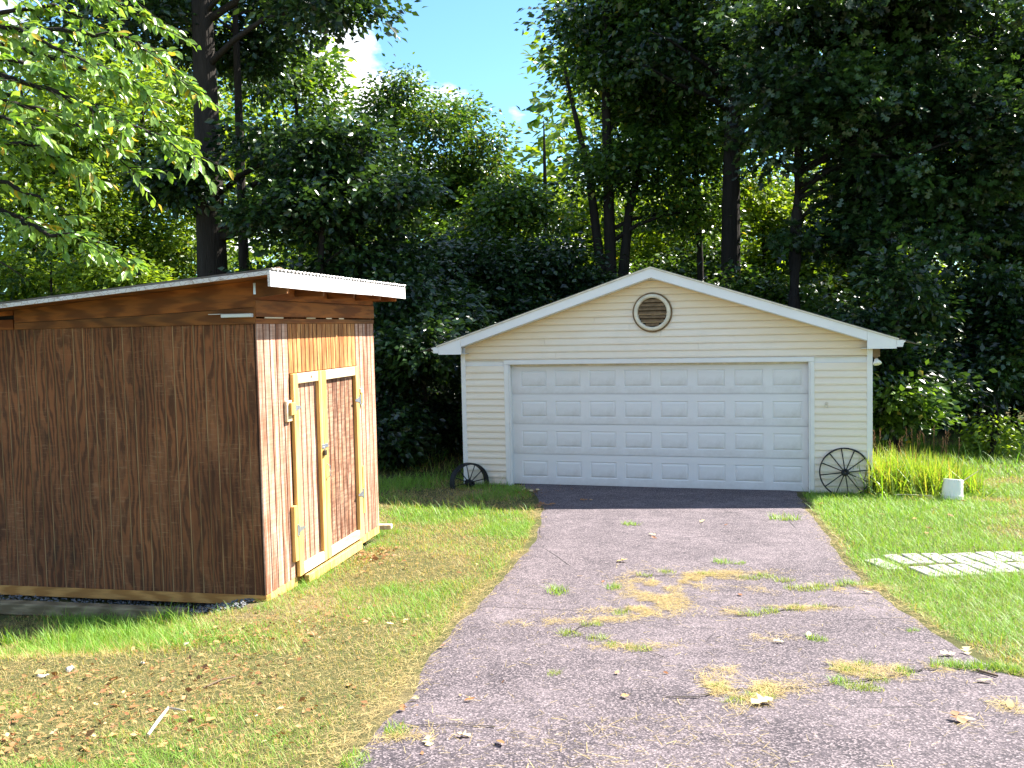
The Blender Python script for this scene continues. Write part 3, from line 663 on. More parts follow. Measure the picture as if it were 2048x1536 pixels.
# helper: pixel of the photograph (2048 wide) to a spot on the ground, used to lay out what lies on it
def ground_at(px, py):
    U, V_ = px - 1024, py - 768; c, s = math.cos(ROLL), math.sin(ROLL)
    u = U * c - V_ * s; v = U * s + V_ * c
    x, zu = u / FPX, -v / FPX
    d = Vector((x, math.cos(PITCH) + zu * math.sin(PITCH), -math.sin(PITCH) + zu * math.cos(PITCH)))
    lo, hi = .5, 80.
    for _ in range(40):
        m_ = (lo + hi) / 2
        if CZ + m_ * d.z > gz1(m_ * d.x, m_ * d.y): lo = m_
        else: hi = m_
    return lo * d.x, lo * d.y
a = ground_at(296, 1478); b = ground_at(337, 1428); c_ = ground_at(372, 1432)
stick('stick', 'bleached bent stick lying in the dry front lawn', [gp(*a, .02), gp((a[0] + b[0]) / 2, (a[1] + b[1]) / 2, .03), gp(*b, .035), gp(*c_, .03)], [.008, .010, .008, .004], 'grey_stick')
a = ground_at(408, 1380); b = ground_at(472, 1362)
stick('stick', 'dark thin twig lying in dry lawn below the shed', [gp(*a, .015), gp((a[0] + b[0]) / 2, (a[1] + b[1]) / 2 + .02, .03), gp(*b, .03)], [.005, .006, .004], 'brown_stick', 'twig')
a = ground_at(1955, 1348); b = ground_at(1995, 1360)
stick('stick', 'short dark stick on asphalt at the driveway edge', [gp(*a, .025), gp(*b, .025)], [.009, .007], 'brown_stick', 'twig')
for px, py, lab, s in ((140, 1341, 'white flat stone in the dry lawn before the shed', .11), (85, 1356, 'pale yellowish stone half buried in the left lawn', .09), (285, 1329, 'small white stone below the shaded shed side', .05),
                       (362, 1270, 'small pale stone near the dark shed corner shade', .06), (372, 1291, 'cream wood chip stone in leaf litter below shed', .07), (1317, 1146, 'white pebble at straw patch on the driveway', .03)):
    x, y = ground_at(px, py); m = MB(); pts = []
    m.lathe([(.001, -.3), (.7, -.25), (1, .05), (.75, .4), (.3, .55), (.001, .5)], 9)
    m.v = [(q[0] * (1 + .25 * math.sin(3 * q[1] + px)), q[1] * .6, q[2] * .35 + .1 * math.sin(4 * q[0] + py)) for q in m.v]
    o = m.build('stone', 'pale_stone'); s *= .42; o.scale = (s, s, s * 1.5); o.location = gp(x, y, .012); o.rotation_euler = (0, 0, px); tag(o, lab, 'stone')

# ------------------------------------------------------------------ paver path
path = empty('paver_path', gp(4.6, 9.4), 0); tag(path, 'two rows of pale concrete pavers crossing the lawn', None, None, 'structure')
pv = MB()
w_, l_ = .176, .40
pv.cbox(-w_ / 2, w_ / 2, -l_ / 2, l_ / 2, -.03, .028, c=.008)
pv = pv.mesh('paver'); pv.materials.append(M['concrete'])
slot = MB().box(-.006, .006, -.03, .03, .0275, .0300).mesh('slot'); slot.materials.append(M['dark_void'])
def paver(x, y, rz, tilt=0):
    o = link('paver', pv, path, (x - 4.6, y - 9.4, gz1(x, y) - path.location.z - .012), (tilt * .03, tilt * -.02, rz))
    for yy_ in (-.1, .12): link('slot', slot, o, (.0, yy_, 0))
for r_, (y0, xs0) in enumerate(((8.95, 3.98), (9.45, 3.90))):
    for k in range(13):
        paver(xs0 + k * .199 + (r_ * .05), y0 + k * .010 + random.uniform(-.05, .05), random.uniform(-.10, .10) + (.14 if r_ == 0 else .10), random.uniform(-1, 1))
paver(3.70, 9.26, .30, 1.2)

def in_shed(x, y, m=.02):
    c, s = math.cos(SA), math.sin(SA); lx = (x - SX) * c + (y - SY) * s; ly = -(x - SX) * s + (y - SY) * c
    return (lx < m) & (lx > -4.4) & (ly > -.32 - m) & (ly < 2.988 + m)
def in_gar(x, y, m=.02):
    c, s = math.cos(GA), math.sin(GA); lx = (x - GX) * c + (y - GY) * s; ly = -(x - GX) * s + (y - GY) * c
    return (lx > WL - m) & (lx < WR + m) & (ly > -.02 - m) & (ly < DEP)
# ------------------------------------------------------------------ leaves: generic scatter of a template
T_DIAM = (np.array([(0, 0, 0), (.30, .45, .07), (0, 1, -.06), (-.30, .45, .07)]), np.array([(0, 1, 2), (0, 2, 3)]))
T_OVAL = (np.array([(0, 0, 0), (.15, .2, .04), (.23, .46, .06), (.15, .76, .02), (0, 1, -.10), (-.15, .76, .02), (-.23, .46, .06), (-.15, .2, .04), (0, .5, 0)]),
          np.array([(8, 0, 1), (8, 1, 2), (8, 2, 3), (8, 3, 4), (8, 4, 5), (8, 5, 6), (8, 6, 7), (8, 7, 0)]))
_o = [(0, 0), (.26, .22), (.10, .34), (.44, .52), (.13, .60), (.28, .86), (0, 1.0)]
_r = [(x, y, .05 * abs(x) * 3) for x, y in _o]; _l = [(-x, y, z) for x, y, z in _r[-2:0:-1]]
T_OAK = (np.array(_r + _l + [(0, .45, -.02)]), np.array([(12, k, (k + 1) % 12) for k in range(12)]))
_b = [(.5, 0, 0), (-.5, 0, 0), (.38, .5, .0), (-.38, .5, .0), (0, 1, 0)]
def scatter(pos, dirs, nrm, size, tmpl, tint):
    """leaf with its stalk at pos, growing along dirs, facing nrm"""
    d = dirs / (np.linalg.norm(dirs, axis=1, keepdims=True) + 1e-9)
    sdir = np.cross(d, nrm); sdir /= (np.linalg.norm(sdir, axis=1, keepdims=True) + 1e-9); nn = np.cross(sdir, d)
    tv, tf = tmpl; k = len(tv)
    V = (pos[:, None] + size[:, None, None] * (tv[None, :, 0:1] * sdir[:, None] + tv[None, :, 1:2] * d[:, None] + tv[None, :, 2:3] * nn[:, None])).reshape(-1, 3)
    F = (tf[None] + (np.arange(len(pos)) * k)[:, None, None]).reshape(-1, 3)
    return V, F, np.repeat(tint, k)
def spray_leaves(g, centers, outward, per, srad, size, up=.55, flat=.28):
    """sprays of leaves: flattened discs at the branch ends"""
    n = len(centers); C = np.repeat(centers, per, 0); O = np.repeat(outward, per, 0)
    a = g.uniform(0, 2 * np.pi, n * per); r = np.sqrt(g.uniform(0, 1, n * per)) * np.repeat(g.uniform(.6, 1.3, n), per) * srad
    off = np.stack([np.cos(a) * r, np.sin(a) * r, g.normal(0, flat, n * per) * srad - .25 * r], 1)
    P = C + off
    D = off * np.array([1, 1, .2]) / (np.linalg.norm(off, axis=1, keepdims=True) + .05) + .35 * O + g.normal(0, .35, (n * per, 3)) + np.array([0, 0, -.25])
    N = np.array([0, 0, up]) + g.normal(0, .38, (n * per, 3)) + .15 * O
    S = size * 1.2 * g.uniform(.65, 1.3, n * per)
    return P, D, N, S
DENS = 1.25
def crown_mesh(name, seed, blobs, n, per, srad, size, mat, tmpl=T_DIAM, tint=(.0, .85), hollow=2.6, yellow=.02, layered=True):
    g = np.random.default_rng(seed); cs = []; os_ = []; n = int(n * DENS * .66); per = int(per * 1.55)
    if layered:
        nb = []
        for b in blobs:
            k = int(7 + 2.6 * b[3] + b[5]); c0, r0 = np.array(b[:3]), np.array(b[3:])
            for _ in range(k):
                u = g.normal(size=3); u /= np.linalg.norm(u); q = g.uniform(.25, 1) ** .6; f = g.uniform(.26, .5)
                nb.append(tuple(c0 + u * q * r0 * .82) + tuple(r0 * f * np.array([1.15, 1.15, .55])))
        blobs = nb
    vol = np.array([b[3] * b[4] * b[5] for b in blobs]) ** .7; vol = vol / vol.sum()
    for b, f in zip(blobs, vol):
        m = max(3, int(n * f)); u = g.normal(size=(m, 3)); u /= np.linalg.norm(u, axis=1, keepdims=True)
        rr = g.uniform(0, 1, (m, 1)) ** (1 / hollow); wob = .75 + .5 * vnoise(u[:, 0] * 2.3 + 9, u[:, 2] * 2.3 + b[0], seed)[:, None]
        cs.append(np.array(b[:3]) + u * rr * wob * np.array(b[3:])); os_.append(u)
    cs = np.concatenate(cs); os_ = np.concatenate(os_)
    P, D, N, S = spray_leaves(g, cs, os_, per, srad, size)
    st = np.repeat(g.uniform(tint[0], tint[1], len(cs)), per) + g.normal(0, .12, len(P)); st = np.clip(st, 0, .85)
    st[g.uniform(size=len(P)) < yellow] = 1.0
    V, F, t = scatter(P, D, N, S, tmpl, st)
    return npmesh(name, V, F, mat, t), cs
def trunk_mesh(h, r0, r1, seed, targets=(), lean=(0, 0), z0=1.5, sides=12, extra=()):
    g = random.Random(seed); m = MB(); pts = []; rad = []
    N = 10; ax = [g.uniform(-.12, .12) for _ in range(4)]
    for i in range(N + 1):
        t = i / N; pts.append((lean[0] * t + ax[0] * math.sin(t * 5 + ax[1] * 20) * t * 2, lean[1] * t + ax[2] * math.sin(t * 4 + ax[3] * 20), h * t - .15 * (1 - t)))
        rad.append(r0 * (1 - t) ** .55 * (1 + .45 * math.exp(-t * h * 1.6)) + r1)
    m.tube(pts, rad, sides)
    def at(z):
        t = max(0, min(.98, z / h)); k = int(t * N); f = t * N - k
        return Vector(pts[k]).lerp(Vector(pts[k + 1]), f), rad[k] + (rad[k + 1] - rad[k]) * f
    for q in targets:
        q = Vector(q); zs = max(z0, min(q.z - .25 * (Vector((q.x, q.y, 0)).length), h * .93)); s, r = at(zs)
        mid = s.lerp(q, .5) + Vector((g.uniform(-.3, .3), g.uniform(-.3, .3), g.uniform(.0, .5)))
        rr = min(r * .5, .03 + .014 * (q - s).length)
        m.tube([s, s.lerp(mid, .5) + Vector((0, 0, .1)), mid, mid.lerp(q, .5) + Vector((0, 0, .06)), q], [rr, rr * .8, rr * .6, rr * .38, rr * .15], 6)
    for e in extra: m.tube(*e)
    return m
def tree(name, label, x, y, h, r0, blobs, n, per, srad, size, mat, seed, group='trees of the wood behind', tmpl=T_DIAM, limbs=16, lean=(0, 0), z0=2., tint=(0, .85), cat='tree', yellow=.02, crown=None, extra=(), hollow=2.6):
    z = gz1(x, y); t = empty(name, (x, y, z), 0, label, cat, group)
    if crown is None: me, cs = crown_mesh('crown', seed, blobs, n, per, srad, size, mat, tmpl, tint, hollow, yellow)
    else: me, cs = crown
    g = np.random.default_rng(seed + 1); tg = cs[g.choice(len(cs), min(limbs, len(cs)), replace=False)]
    trunk_mesh(min(h, max(b[2] + b[5] * .55 for b in blobs)), r0, .015, seed, [tuple(q) for q in tg], lean, z0, extra=extra).build('trunk', 'bark', t, True)
    link('crown', me, t); return t, (me, cs)
def X_(px, d): return (px - 1024) / FPX * d

# --- the wood, from the photograph's left to right (x, depth in metres)
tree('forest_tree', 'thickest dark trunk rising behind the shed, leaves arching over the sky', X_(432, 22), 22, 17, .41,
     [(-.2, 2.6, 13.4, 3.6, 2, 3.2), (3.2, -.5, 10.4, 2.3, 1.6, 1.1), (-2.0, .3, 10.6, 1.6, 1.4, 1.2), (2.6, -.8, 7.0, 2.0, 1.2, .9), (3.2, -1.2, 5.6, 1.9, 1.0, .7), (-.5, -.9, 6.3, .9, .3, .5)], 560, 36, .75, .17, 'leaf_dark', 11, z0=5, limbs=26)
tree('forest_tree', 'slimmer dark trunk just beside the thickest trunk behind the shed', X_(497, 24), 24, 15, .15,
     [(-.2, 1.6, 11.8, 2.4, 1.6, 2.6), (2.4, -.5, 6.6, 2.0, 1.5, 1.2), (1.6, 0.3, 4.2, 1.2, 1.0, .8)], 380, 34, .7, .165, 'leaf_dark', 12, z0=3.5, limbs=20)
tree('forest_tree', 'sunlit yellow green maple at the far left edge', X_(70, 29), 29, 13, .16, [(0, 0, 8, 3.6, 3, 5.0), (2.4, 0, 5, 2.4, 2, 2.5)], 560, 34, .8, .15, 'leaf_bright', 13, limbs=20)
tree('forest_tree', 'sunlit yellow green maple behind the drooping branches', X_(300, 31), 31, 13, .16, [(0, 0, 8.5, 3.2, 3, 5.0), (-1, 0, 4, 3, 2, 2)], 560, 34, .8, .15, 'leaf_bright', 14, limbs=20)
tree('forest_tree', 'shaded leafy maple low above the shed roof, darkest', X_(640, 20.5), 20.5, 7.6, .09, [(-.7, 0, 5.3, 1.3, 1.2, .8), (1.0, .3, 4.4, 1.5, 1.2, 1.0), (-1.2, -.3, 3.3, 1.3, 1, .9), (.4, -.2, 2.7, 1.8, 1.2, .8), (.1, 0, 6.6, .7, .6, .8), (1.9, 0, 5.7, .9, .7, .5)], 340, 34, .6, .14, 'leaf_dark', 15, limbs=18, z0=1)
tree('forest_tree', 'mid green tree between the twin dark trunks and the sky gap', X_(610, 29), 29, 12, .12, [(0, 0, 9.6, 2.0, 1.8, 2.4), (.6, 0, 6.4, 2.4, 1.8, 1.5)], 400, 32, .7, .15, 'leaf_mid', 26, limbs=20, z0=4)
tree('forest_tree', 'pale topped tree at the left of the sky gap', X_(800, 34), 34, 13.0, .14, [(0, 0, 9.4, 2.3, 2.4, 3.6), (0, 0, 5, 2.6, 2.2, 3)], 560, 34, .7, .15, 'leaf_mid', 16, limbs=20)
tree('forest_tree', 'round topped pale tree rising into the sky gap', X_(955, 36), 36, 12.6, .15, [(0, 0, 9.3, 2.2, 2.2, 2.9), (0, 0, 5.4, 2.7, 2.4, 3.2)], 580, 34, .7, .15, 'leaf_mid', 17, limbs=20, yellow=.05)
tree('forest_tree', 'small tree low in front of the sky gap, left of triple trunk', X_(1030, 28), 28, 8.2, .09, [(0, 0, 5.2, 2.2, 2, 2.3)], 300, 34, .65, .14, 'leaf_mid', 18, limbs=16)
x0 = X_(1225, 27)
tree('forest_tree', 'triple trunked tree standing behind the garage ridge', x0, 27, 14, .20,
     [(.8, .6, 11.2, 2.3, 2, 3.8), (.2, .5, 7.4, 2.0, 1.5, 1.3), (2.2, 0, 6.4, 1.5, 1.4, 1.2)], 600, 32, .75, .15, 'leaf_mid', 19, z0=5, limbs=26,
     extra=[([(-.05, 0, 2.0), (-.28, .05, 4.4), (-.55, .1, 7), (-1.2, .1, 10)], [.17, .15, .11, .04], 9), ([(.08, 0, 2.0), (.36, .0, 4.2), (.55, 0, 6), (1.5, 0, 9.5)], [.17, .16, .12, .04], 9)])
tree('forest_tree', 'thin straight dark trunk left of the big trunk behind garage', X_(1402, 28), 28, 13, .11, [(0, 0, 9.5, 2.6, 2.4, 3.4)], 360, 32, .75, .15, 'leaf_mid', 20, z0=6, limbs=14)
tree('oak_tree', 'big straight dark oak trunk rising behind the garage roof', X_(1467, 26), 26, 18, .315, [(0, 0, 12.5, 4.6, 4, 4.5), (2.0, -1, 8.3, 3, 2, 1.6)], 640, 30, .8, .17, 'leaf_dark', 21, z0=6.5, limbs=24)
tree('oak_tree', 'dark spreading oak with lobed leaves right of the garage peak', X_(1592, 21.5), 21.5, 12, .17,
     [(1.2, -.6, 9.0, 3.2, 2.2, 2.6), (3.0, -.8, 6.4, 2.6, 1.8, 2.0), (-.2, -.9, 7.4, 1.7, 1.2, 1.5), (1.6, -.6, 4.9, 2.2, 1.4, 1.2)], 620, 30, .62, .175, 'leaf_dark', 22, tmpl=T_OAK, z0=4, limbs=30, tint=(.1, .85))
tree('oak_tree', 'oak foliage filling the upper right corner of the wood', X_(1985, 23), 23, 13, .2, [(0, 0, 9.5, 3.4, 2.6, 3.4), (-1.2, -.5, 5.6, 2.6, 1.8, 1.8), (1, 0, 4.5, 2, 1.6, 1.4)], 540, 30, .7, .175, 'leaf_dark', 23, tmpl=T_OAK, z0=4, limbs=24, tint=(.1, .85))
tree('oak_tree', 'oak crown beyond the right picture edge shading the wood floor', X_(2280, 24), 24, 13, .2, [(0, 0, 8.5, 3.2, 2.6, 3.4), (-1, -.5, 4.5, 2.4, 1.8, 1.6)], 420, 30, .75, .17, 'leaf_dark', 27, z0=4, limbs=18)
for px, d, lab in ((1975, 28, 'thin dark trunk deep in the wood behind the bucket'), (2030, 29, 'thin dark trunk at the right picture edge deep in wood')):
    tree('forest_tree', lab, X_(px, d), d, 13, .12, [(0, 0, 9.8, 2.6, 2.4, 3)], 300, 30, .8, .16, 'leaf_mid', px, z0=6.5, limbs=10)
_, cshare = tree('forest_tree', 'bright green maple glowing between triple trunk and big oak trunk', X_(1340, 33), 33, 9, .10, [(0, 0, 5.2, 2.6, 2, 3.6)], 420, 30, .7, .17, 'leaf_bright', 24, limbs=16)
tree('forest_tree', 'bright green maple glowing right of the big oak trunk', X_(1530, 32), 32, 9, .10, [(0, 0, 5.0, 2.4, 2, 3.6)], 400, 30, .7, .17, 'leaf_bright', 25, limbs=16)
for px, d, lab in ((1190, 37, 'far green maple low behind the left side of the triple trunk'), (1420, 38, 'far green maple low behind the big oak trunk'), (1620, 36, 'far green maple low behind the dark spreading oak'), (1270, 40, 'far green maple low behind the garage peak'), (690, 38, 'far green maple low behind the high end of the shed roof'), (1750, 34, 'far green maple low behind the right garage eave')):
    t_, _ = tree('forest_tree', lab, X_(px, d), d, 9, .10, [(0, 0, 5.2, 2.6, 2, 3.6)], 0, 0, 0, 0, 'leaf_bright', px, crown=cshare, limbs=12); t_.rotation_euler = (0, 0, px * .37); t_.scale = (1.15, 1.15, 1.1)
# lower layer
def shrub(label, px, d, h, rx, mat, seed, n=230, per=30, size=.13, tint=(0, .85), rz=None, zc=None):
    return tree('sapling', label, X_(px, d), d, h, .045, [(0, 0, zc or h * .55, rx, rx * .8, rz or h * .46)], n, per, .5, size, mat, seed, 'saplings at the wood edge', limbs=14, z0=.3, tint=tint, cat='sapling', yellow=.01)
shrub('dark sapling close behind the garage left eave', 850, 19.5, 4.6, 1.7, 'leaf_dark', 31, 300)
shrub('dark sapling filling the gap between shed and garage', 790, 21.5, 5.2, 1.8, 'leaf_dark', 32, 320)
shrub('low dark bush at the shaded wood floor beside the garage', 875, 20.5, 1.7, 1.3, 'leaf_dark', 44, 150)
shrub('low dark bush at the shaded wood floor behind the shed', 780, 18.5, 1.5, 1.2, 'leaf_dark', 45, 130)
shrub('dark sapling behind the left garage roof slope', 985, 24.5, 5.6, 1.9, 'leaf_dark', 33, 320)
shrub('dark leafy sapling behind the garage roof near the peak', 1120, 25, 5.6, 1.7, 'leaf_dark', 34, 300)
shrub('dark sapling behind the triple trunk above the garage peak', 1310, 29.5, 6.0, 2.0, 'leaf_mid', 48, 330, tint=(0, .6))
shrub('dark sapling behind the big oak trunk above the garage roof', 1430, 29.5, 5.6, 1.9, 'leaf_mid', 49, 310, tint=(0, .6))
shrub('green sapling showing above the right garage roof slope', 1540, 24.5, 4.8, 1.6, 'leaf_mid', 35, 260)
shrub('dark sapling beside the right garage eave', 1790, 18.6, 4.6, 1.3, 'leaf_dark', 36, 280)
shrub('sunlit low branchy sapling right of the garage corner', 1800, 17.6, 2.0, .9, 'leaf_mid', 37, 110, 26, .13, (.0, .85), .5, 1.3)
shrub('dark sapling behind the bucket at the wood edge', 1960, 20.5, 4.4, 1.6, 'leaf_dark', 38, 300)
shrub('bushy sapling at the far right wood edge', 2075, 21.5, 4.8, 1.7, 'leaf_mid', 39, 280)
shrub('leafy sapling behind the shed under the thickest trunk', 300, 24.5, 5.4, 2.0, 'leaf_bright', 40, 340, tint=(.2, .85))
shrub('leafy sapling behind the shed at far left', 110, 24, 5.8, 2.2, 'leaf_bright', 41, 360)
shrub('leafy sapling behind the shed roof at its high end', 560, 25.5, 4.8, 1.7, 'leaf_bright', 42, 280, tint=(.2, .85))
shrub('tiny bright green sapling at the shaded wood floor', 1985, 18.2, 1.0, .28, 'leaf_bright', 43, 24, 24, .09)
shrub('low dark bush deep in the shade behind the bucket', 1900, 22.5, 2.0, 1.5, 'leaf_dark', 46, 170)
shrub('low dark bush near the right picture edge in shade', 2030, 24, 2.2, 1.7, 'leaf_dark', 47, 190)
# far wood as one mass
g = np.random.default_rng(50); nC = 8200
cx = g.uniform(-52, 52, nC); cy = g.uniform(40, 66, nC); top = 11 + 6 * fbm(cx * .12, cy * .1, 4) + 3 * (np.abs(cx - X_(920, cy)) > 5)
top = np.where((cx > X_(690, cy)) & (cx < X_(1100, cy)), np.minimum(top, 11.0), top + 3)
cz = g.uniform(0, 1, nC) ** 1.15 * top
cs = np.stack([cx, cy, cz], 1); P, D, N, S = spray_leaves(g, cs, np.repeat(np.array([[0, -1., .2]]), nC, 0), 15, 1.3, .42)
st = np.clip(np.repeat(g.uniform(0, .85, nC), 15) + g.normal(0, .1, nC * 15), 0, .85); V, F, t = scatter(P, D, N, S, T_DIAM, st)
tag(link('far_woods', npmesh('far_woods', V, F, 'leaf_bright', t)), 'far wood of sunlit green foliage seen through the trees', 'woods', None, 'stuff')
g2_ = np.random.default_rng(51); nU = 2200; ux = g2_.uniform(-24, 26, nU); uy = g2_.uniform(22, 38, nU); ok = ~in_gar(ux, uy, .8); ux, uy = ux[ok], uy[ok]; nU = len(ux)
uc = np.stack([ux, uy, g2_.uniform(0, 1, nU) ** 1.3 * 4.2], 1); P, D, N, S = spray_leaves(g2_, uc, np.repeat(np.array([[0, -1., .2]]), nU, 0), 22, .9, .17)
st = np.clip(np.repeat(g2_.uniform(0, .85, nU), 22) + g2_.normal(0, .1, nU * 22), 0, .85); V, F, t = scatter(P, D, N, S, T_DIAM, st)
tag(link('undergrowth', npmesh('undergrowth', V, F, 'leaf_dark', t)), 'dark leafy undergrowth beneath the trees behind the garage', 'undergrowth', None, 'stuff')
for k in range(12):
    d = g.uniform(36, 48); x = [-22, -17, -13.5, -9, 1.5, 4.5, 9, 12, 15, 18.5, 22, 26][k]
    o = trunk_mesh(11, .13, .02, 60 + k).build('tree_trunk', 'bark', None, True); o.location = (x, d, 0)
    tag(o, 'bare distant trunk deep in the wood among sunlit leaves', 'tree', 'distant trunks in the wood')

# ------------------------------------------------------------------ near tree whose branches hang in at upper left
nt = empty('overhanging_tree', (-5.2, 4.6, gz1(-5.2, 4.6)), 0, 'near tree with drooping sunlit branches hanging in at upper left', 'tree')
def at_depth(px, py, d):
    U, V_ = px - 1024, py - 768; c, s = math.cos(ROLL), math.sin(ROLL); u = U * c - V_ * s; v = U * s + V_ * c
    x, zu = u / FPX, -v / FPX; D = Vector((x, math.cos(PITCH) + zu * math.sin(PITCH), -math.sin(PITCH) + zu * math.cos(PITCH)))
    return Vector((0, 0, CZ)) + D * (d / D.y)
base = nt.location.copy()
tm = trunk_mesh(6.5, .13, .03, 90, lean=(.4, .3)); 
BR = [(5.2, [(-420, 60), (-60, 60), (120, 60), (260, 75), (330, 130), (392, 190)]), (5.0, [(-420, 60), (-60, 130), (100, 180), (230, 240), (320, 270), (398, 325)]),
      (5.4, [(-420, -50), (-60, -20), (120, -30), (240, 10), (330, 60)]), (5.1, [(-420, 150), (-60, 190), (80, 215), (190, 275), (272, 345)]), (4.8, [(-420, 180), (-60, 285), (60, 290), (130, 320), (185, 345)]),
      (4.9, [(-420, 280), (-60, 400), (30, 430), (90, 465), (170, 472), (215, 492), (262, 528)]), (5.0, [(-420, 250), (-60, 335), (30, 375), (85, 400), (145, 465)]),
      (5.5, [(-420, 60), (-40, 80), (90, 110), (200, 150), (300, 215), (370, 290)]), (5.6, [(-420, 0), (-40, 30), (110, 10), (210, 60), (290, 100)]), (4.9, [(-420, 90), (-60, 100), (60, 130), (150, 200), (225, 225)]),
      (5.3, [(-420, 120), (-60, 160), (40, 200), (130, 240), (200, 300)]), (5.7, [(-420, -80), (-60, -60), (60, -50), (180, -20), (270, -10)]), (5.05, [(-420, 20), (-60, 50), (40, 60), (140, 110), (240, 150), (300, 190)]), (4.7, [(-420, 220), (-60, 230), (20, 240), (90, 260)])]
g = np.random.default_rng(91); LP = []; LD = []
hub = Vector((-4.95, 4.8, CZ + 1.6))
for bi, (d, pp) in enumerate(BR):
    pts = [at_depth(px, py, d + .12 * math.sin(k * 1.7 + bi)) for k, (px, py) in enumerate(pp)]
    sp = []
    for a, b in zip(pts[:-1], pts[1:]):
        for q in range(6): sp.append(a.lerp(b, q / 6) + Vector((g.normal(0, .006), g.normal(0, .006), g.normal(0, .006))))
    sp.append(pts[-1]); sp = [hub + Vector((0, 0, .06 * bi - .4))] + sp
    tm.tube([p - base for p in sp], list(np.linspace(.02, .0022, len(sp))), 5)
    for k in range(5, len(sp) - 1):
        seg = sp[k + 1] - sp[k]; dirn = seg.normalized()
        nl = 5 if bi not in (5, 6) else 3
        for q in range(nl):
            LP.append(sp[k] + seg * g.uniform()); s_ = 1 if (k + q) % 2 else -1
            LD.append(dirn * .8 + Vector((g.normal(0, .35), g.normal(0, .5), -.45 + g.normal(0, .3))) + s_ * Vector((-dirn.z, 0, dirn.x)) * .5)
        if g.uniform() < (.95 if bi not in (5, 6) else .5):
            e = sp[k] + Vector((dirn.x * .16 + g.normal(0, .05), g.normal(0, .14), -.07 + g.normal(0, .06))); tm.tube([sp[k] - base, (sp[k].lerp(e, .5) + Vector((0, 0, .01))) - base, e - base], [.003, .0024, .0012], 4)
            for q in range(9):
                LP.append(sp[k].lerp(e, g.uniform(.25, 1))); LD.append((e - sp[k]).normalized() + Vector((g.normal(0, .5), g.normal(0, .5), -.4 + g.normal(0, .3))))
a, b, c_ = at_depth(-40, 500, 4.9), at_depth(20, 535, 4.9), at_depth(58, 562, 4.9)
tm.tube([hub - base, a - base, b - base, c_ - base], [.02, .006, .004, .0015], 5)
tm.build('trunk', 'bark', nt, True)
P = np.array([tuple(p - base) for p in LP]); D = np.array([tuple(p) for p in LD]); n_ = len(P)
N = np.array([.35, -.45, .6]) + g.normal(0, .5, (n_, 3)); st = np.clip(g.uniform(0, .85, n_), 0, .85); st[g.uniform(size=n_) < .035] = 1
V, F, t = scatter(P, D, N, g.uniform(.04, .085, n_), T_OVAL, st)
link('crown', npmesh('crown', V, F, 'leaf_near', t), nt)
me, cs = crown_mesh('upper_crown', 92, [(-.6, .2, 5.0, 1.5, 1.5, 1.3)], 160, 26, .35, .085, 'leaf_near', T_OVAL); link('crown', me, nt)

# ------------------------------------------------------------------ grass
BT = np.array([(-.5, 0, 0), (.5, 0, 0), (.32, 0, .55), (-.32, 0, .55), (0, 0, 1.0)]); BF = np.array([(0, 1, 2), (0, 2, 3), (3, 2, 4)])
def blades(P, h, w, bend, tint, g):
    """upright bent blades"""
    n = len(P); a = g.uniform(0, 2 * np.pi, n); s = np.stack([np.cos(a), np.sin(a), 0 * a], 1); f = np.stack([-np.sin(a), np.cos(a), 0 * a], 1)
    t = BT[:, 2]; curve = t ** 1.7
    V = P[:, None] + BT[None, :, 0:1] * (w[:, None, None] * s[:, None]) + (t[None, :, None] * (h * (1 - .35 * np.minimum(bend, 1.6)))[:, None, None]) * np.array([0, 0, 1.]) + (curve[None, :, None] * (bend * h)[:, None, None]) * f[:, None]
    F = (BF[None] + (np.arange(n) * 5)[:, None, None]).reshape(-1, 3)
    return V.reshape(-1, 3), F, np.repeat(tint, 5)
def green_at(x, y):
    """1 = lush, 0 = dead thatch"""
    v = fbm(x * .85 + 3, y * .85, 31, 4)
    left = np.clip((-.3 - x) / .6, 0, 1)
    base = np.where(x > 2, 1.05, .74)
    base = base + .18 * np.clip((y - 9.5) / 2, 0, 1) - .46 * left * np.clip((-1.5 - x) / 1.0, 0, 1) * np.clip((8.2 - y) / 1, 0, 1)
    edge = np.minimum(np.abs(x - dl(y)), np.abs(x - dr(y))); base = base - .45 * np.exp(-edge / .10)
    return np.clip(base + (v - .5) * 4.2, 0, 1)
def in_path(x, y): return (y > 8.74 - .0 + .05 * (x - 3.9)) & (y < 9.66 + .05 * (x - 3.9)) & (x > 3.86) & (x < 6.6)
def lawn_pts(g, x0, x1, y0, y1, dens):
    n = int((x1 - x0) * (y1 - y0) * dens); x = g.uniform(x0, x1, n); y = g.uniform(y0, y1, n)
    vis = (np.abs(x) < y * .72 + .9)
    k = vis & ~((x > dl(y) - .0) & (x < dr(y) + .0)) & ~in_shed(x, y) & ~in_gar(x, y)
    ip = in_path(x, y); k &= ~ip | (g.uniform(size=n) < .30)
    return x[k], y[k]
g = np.random.default_rng(100)
VV, FF, TT = [], [], []; off = 0
SV, SF, ST = [], [], []; soff = 0
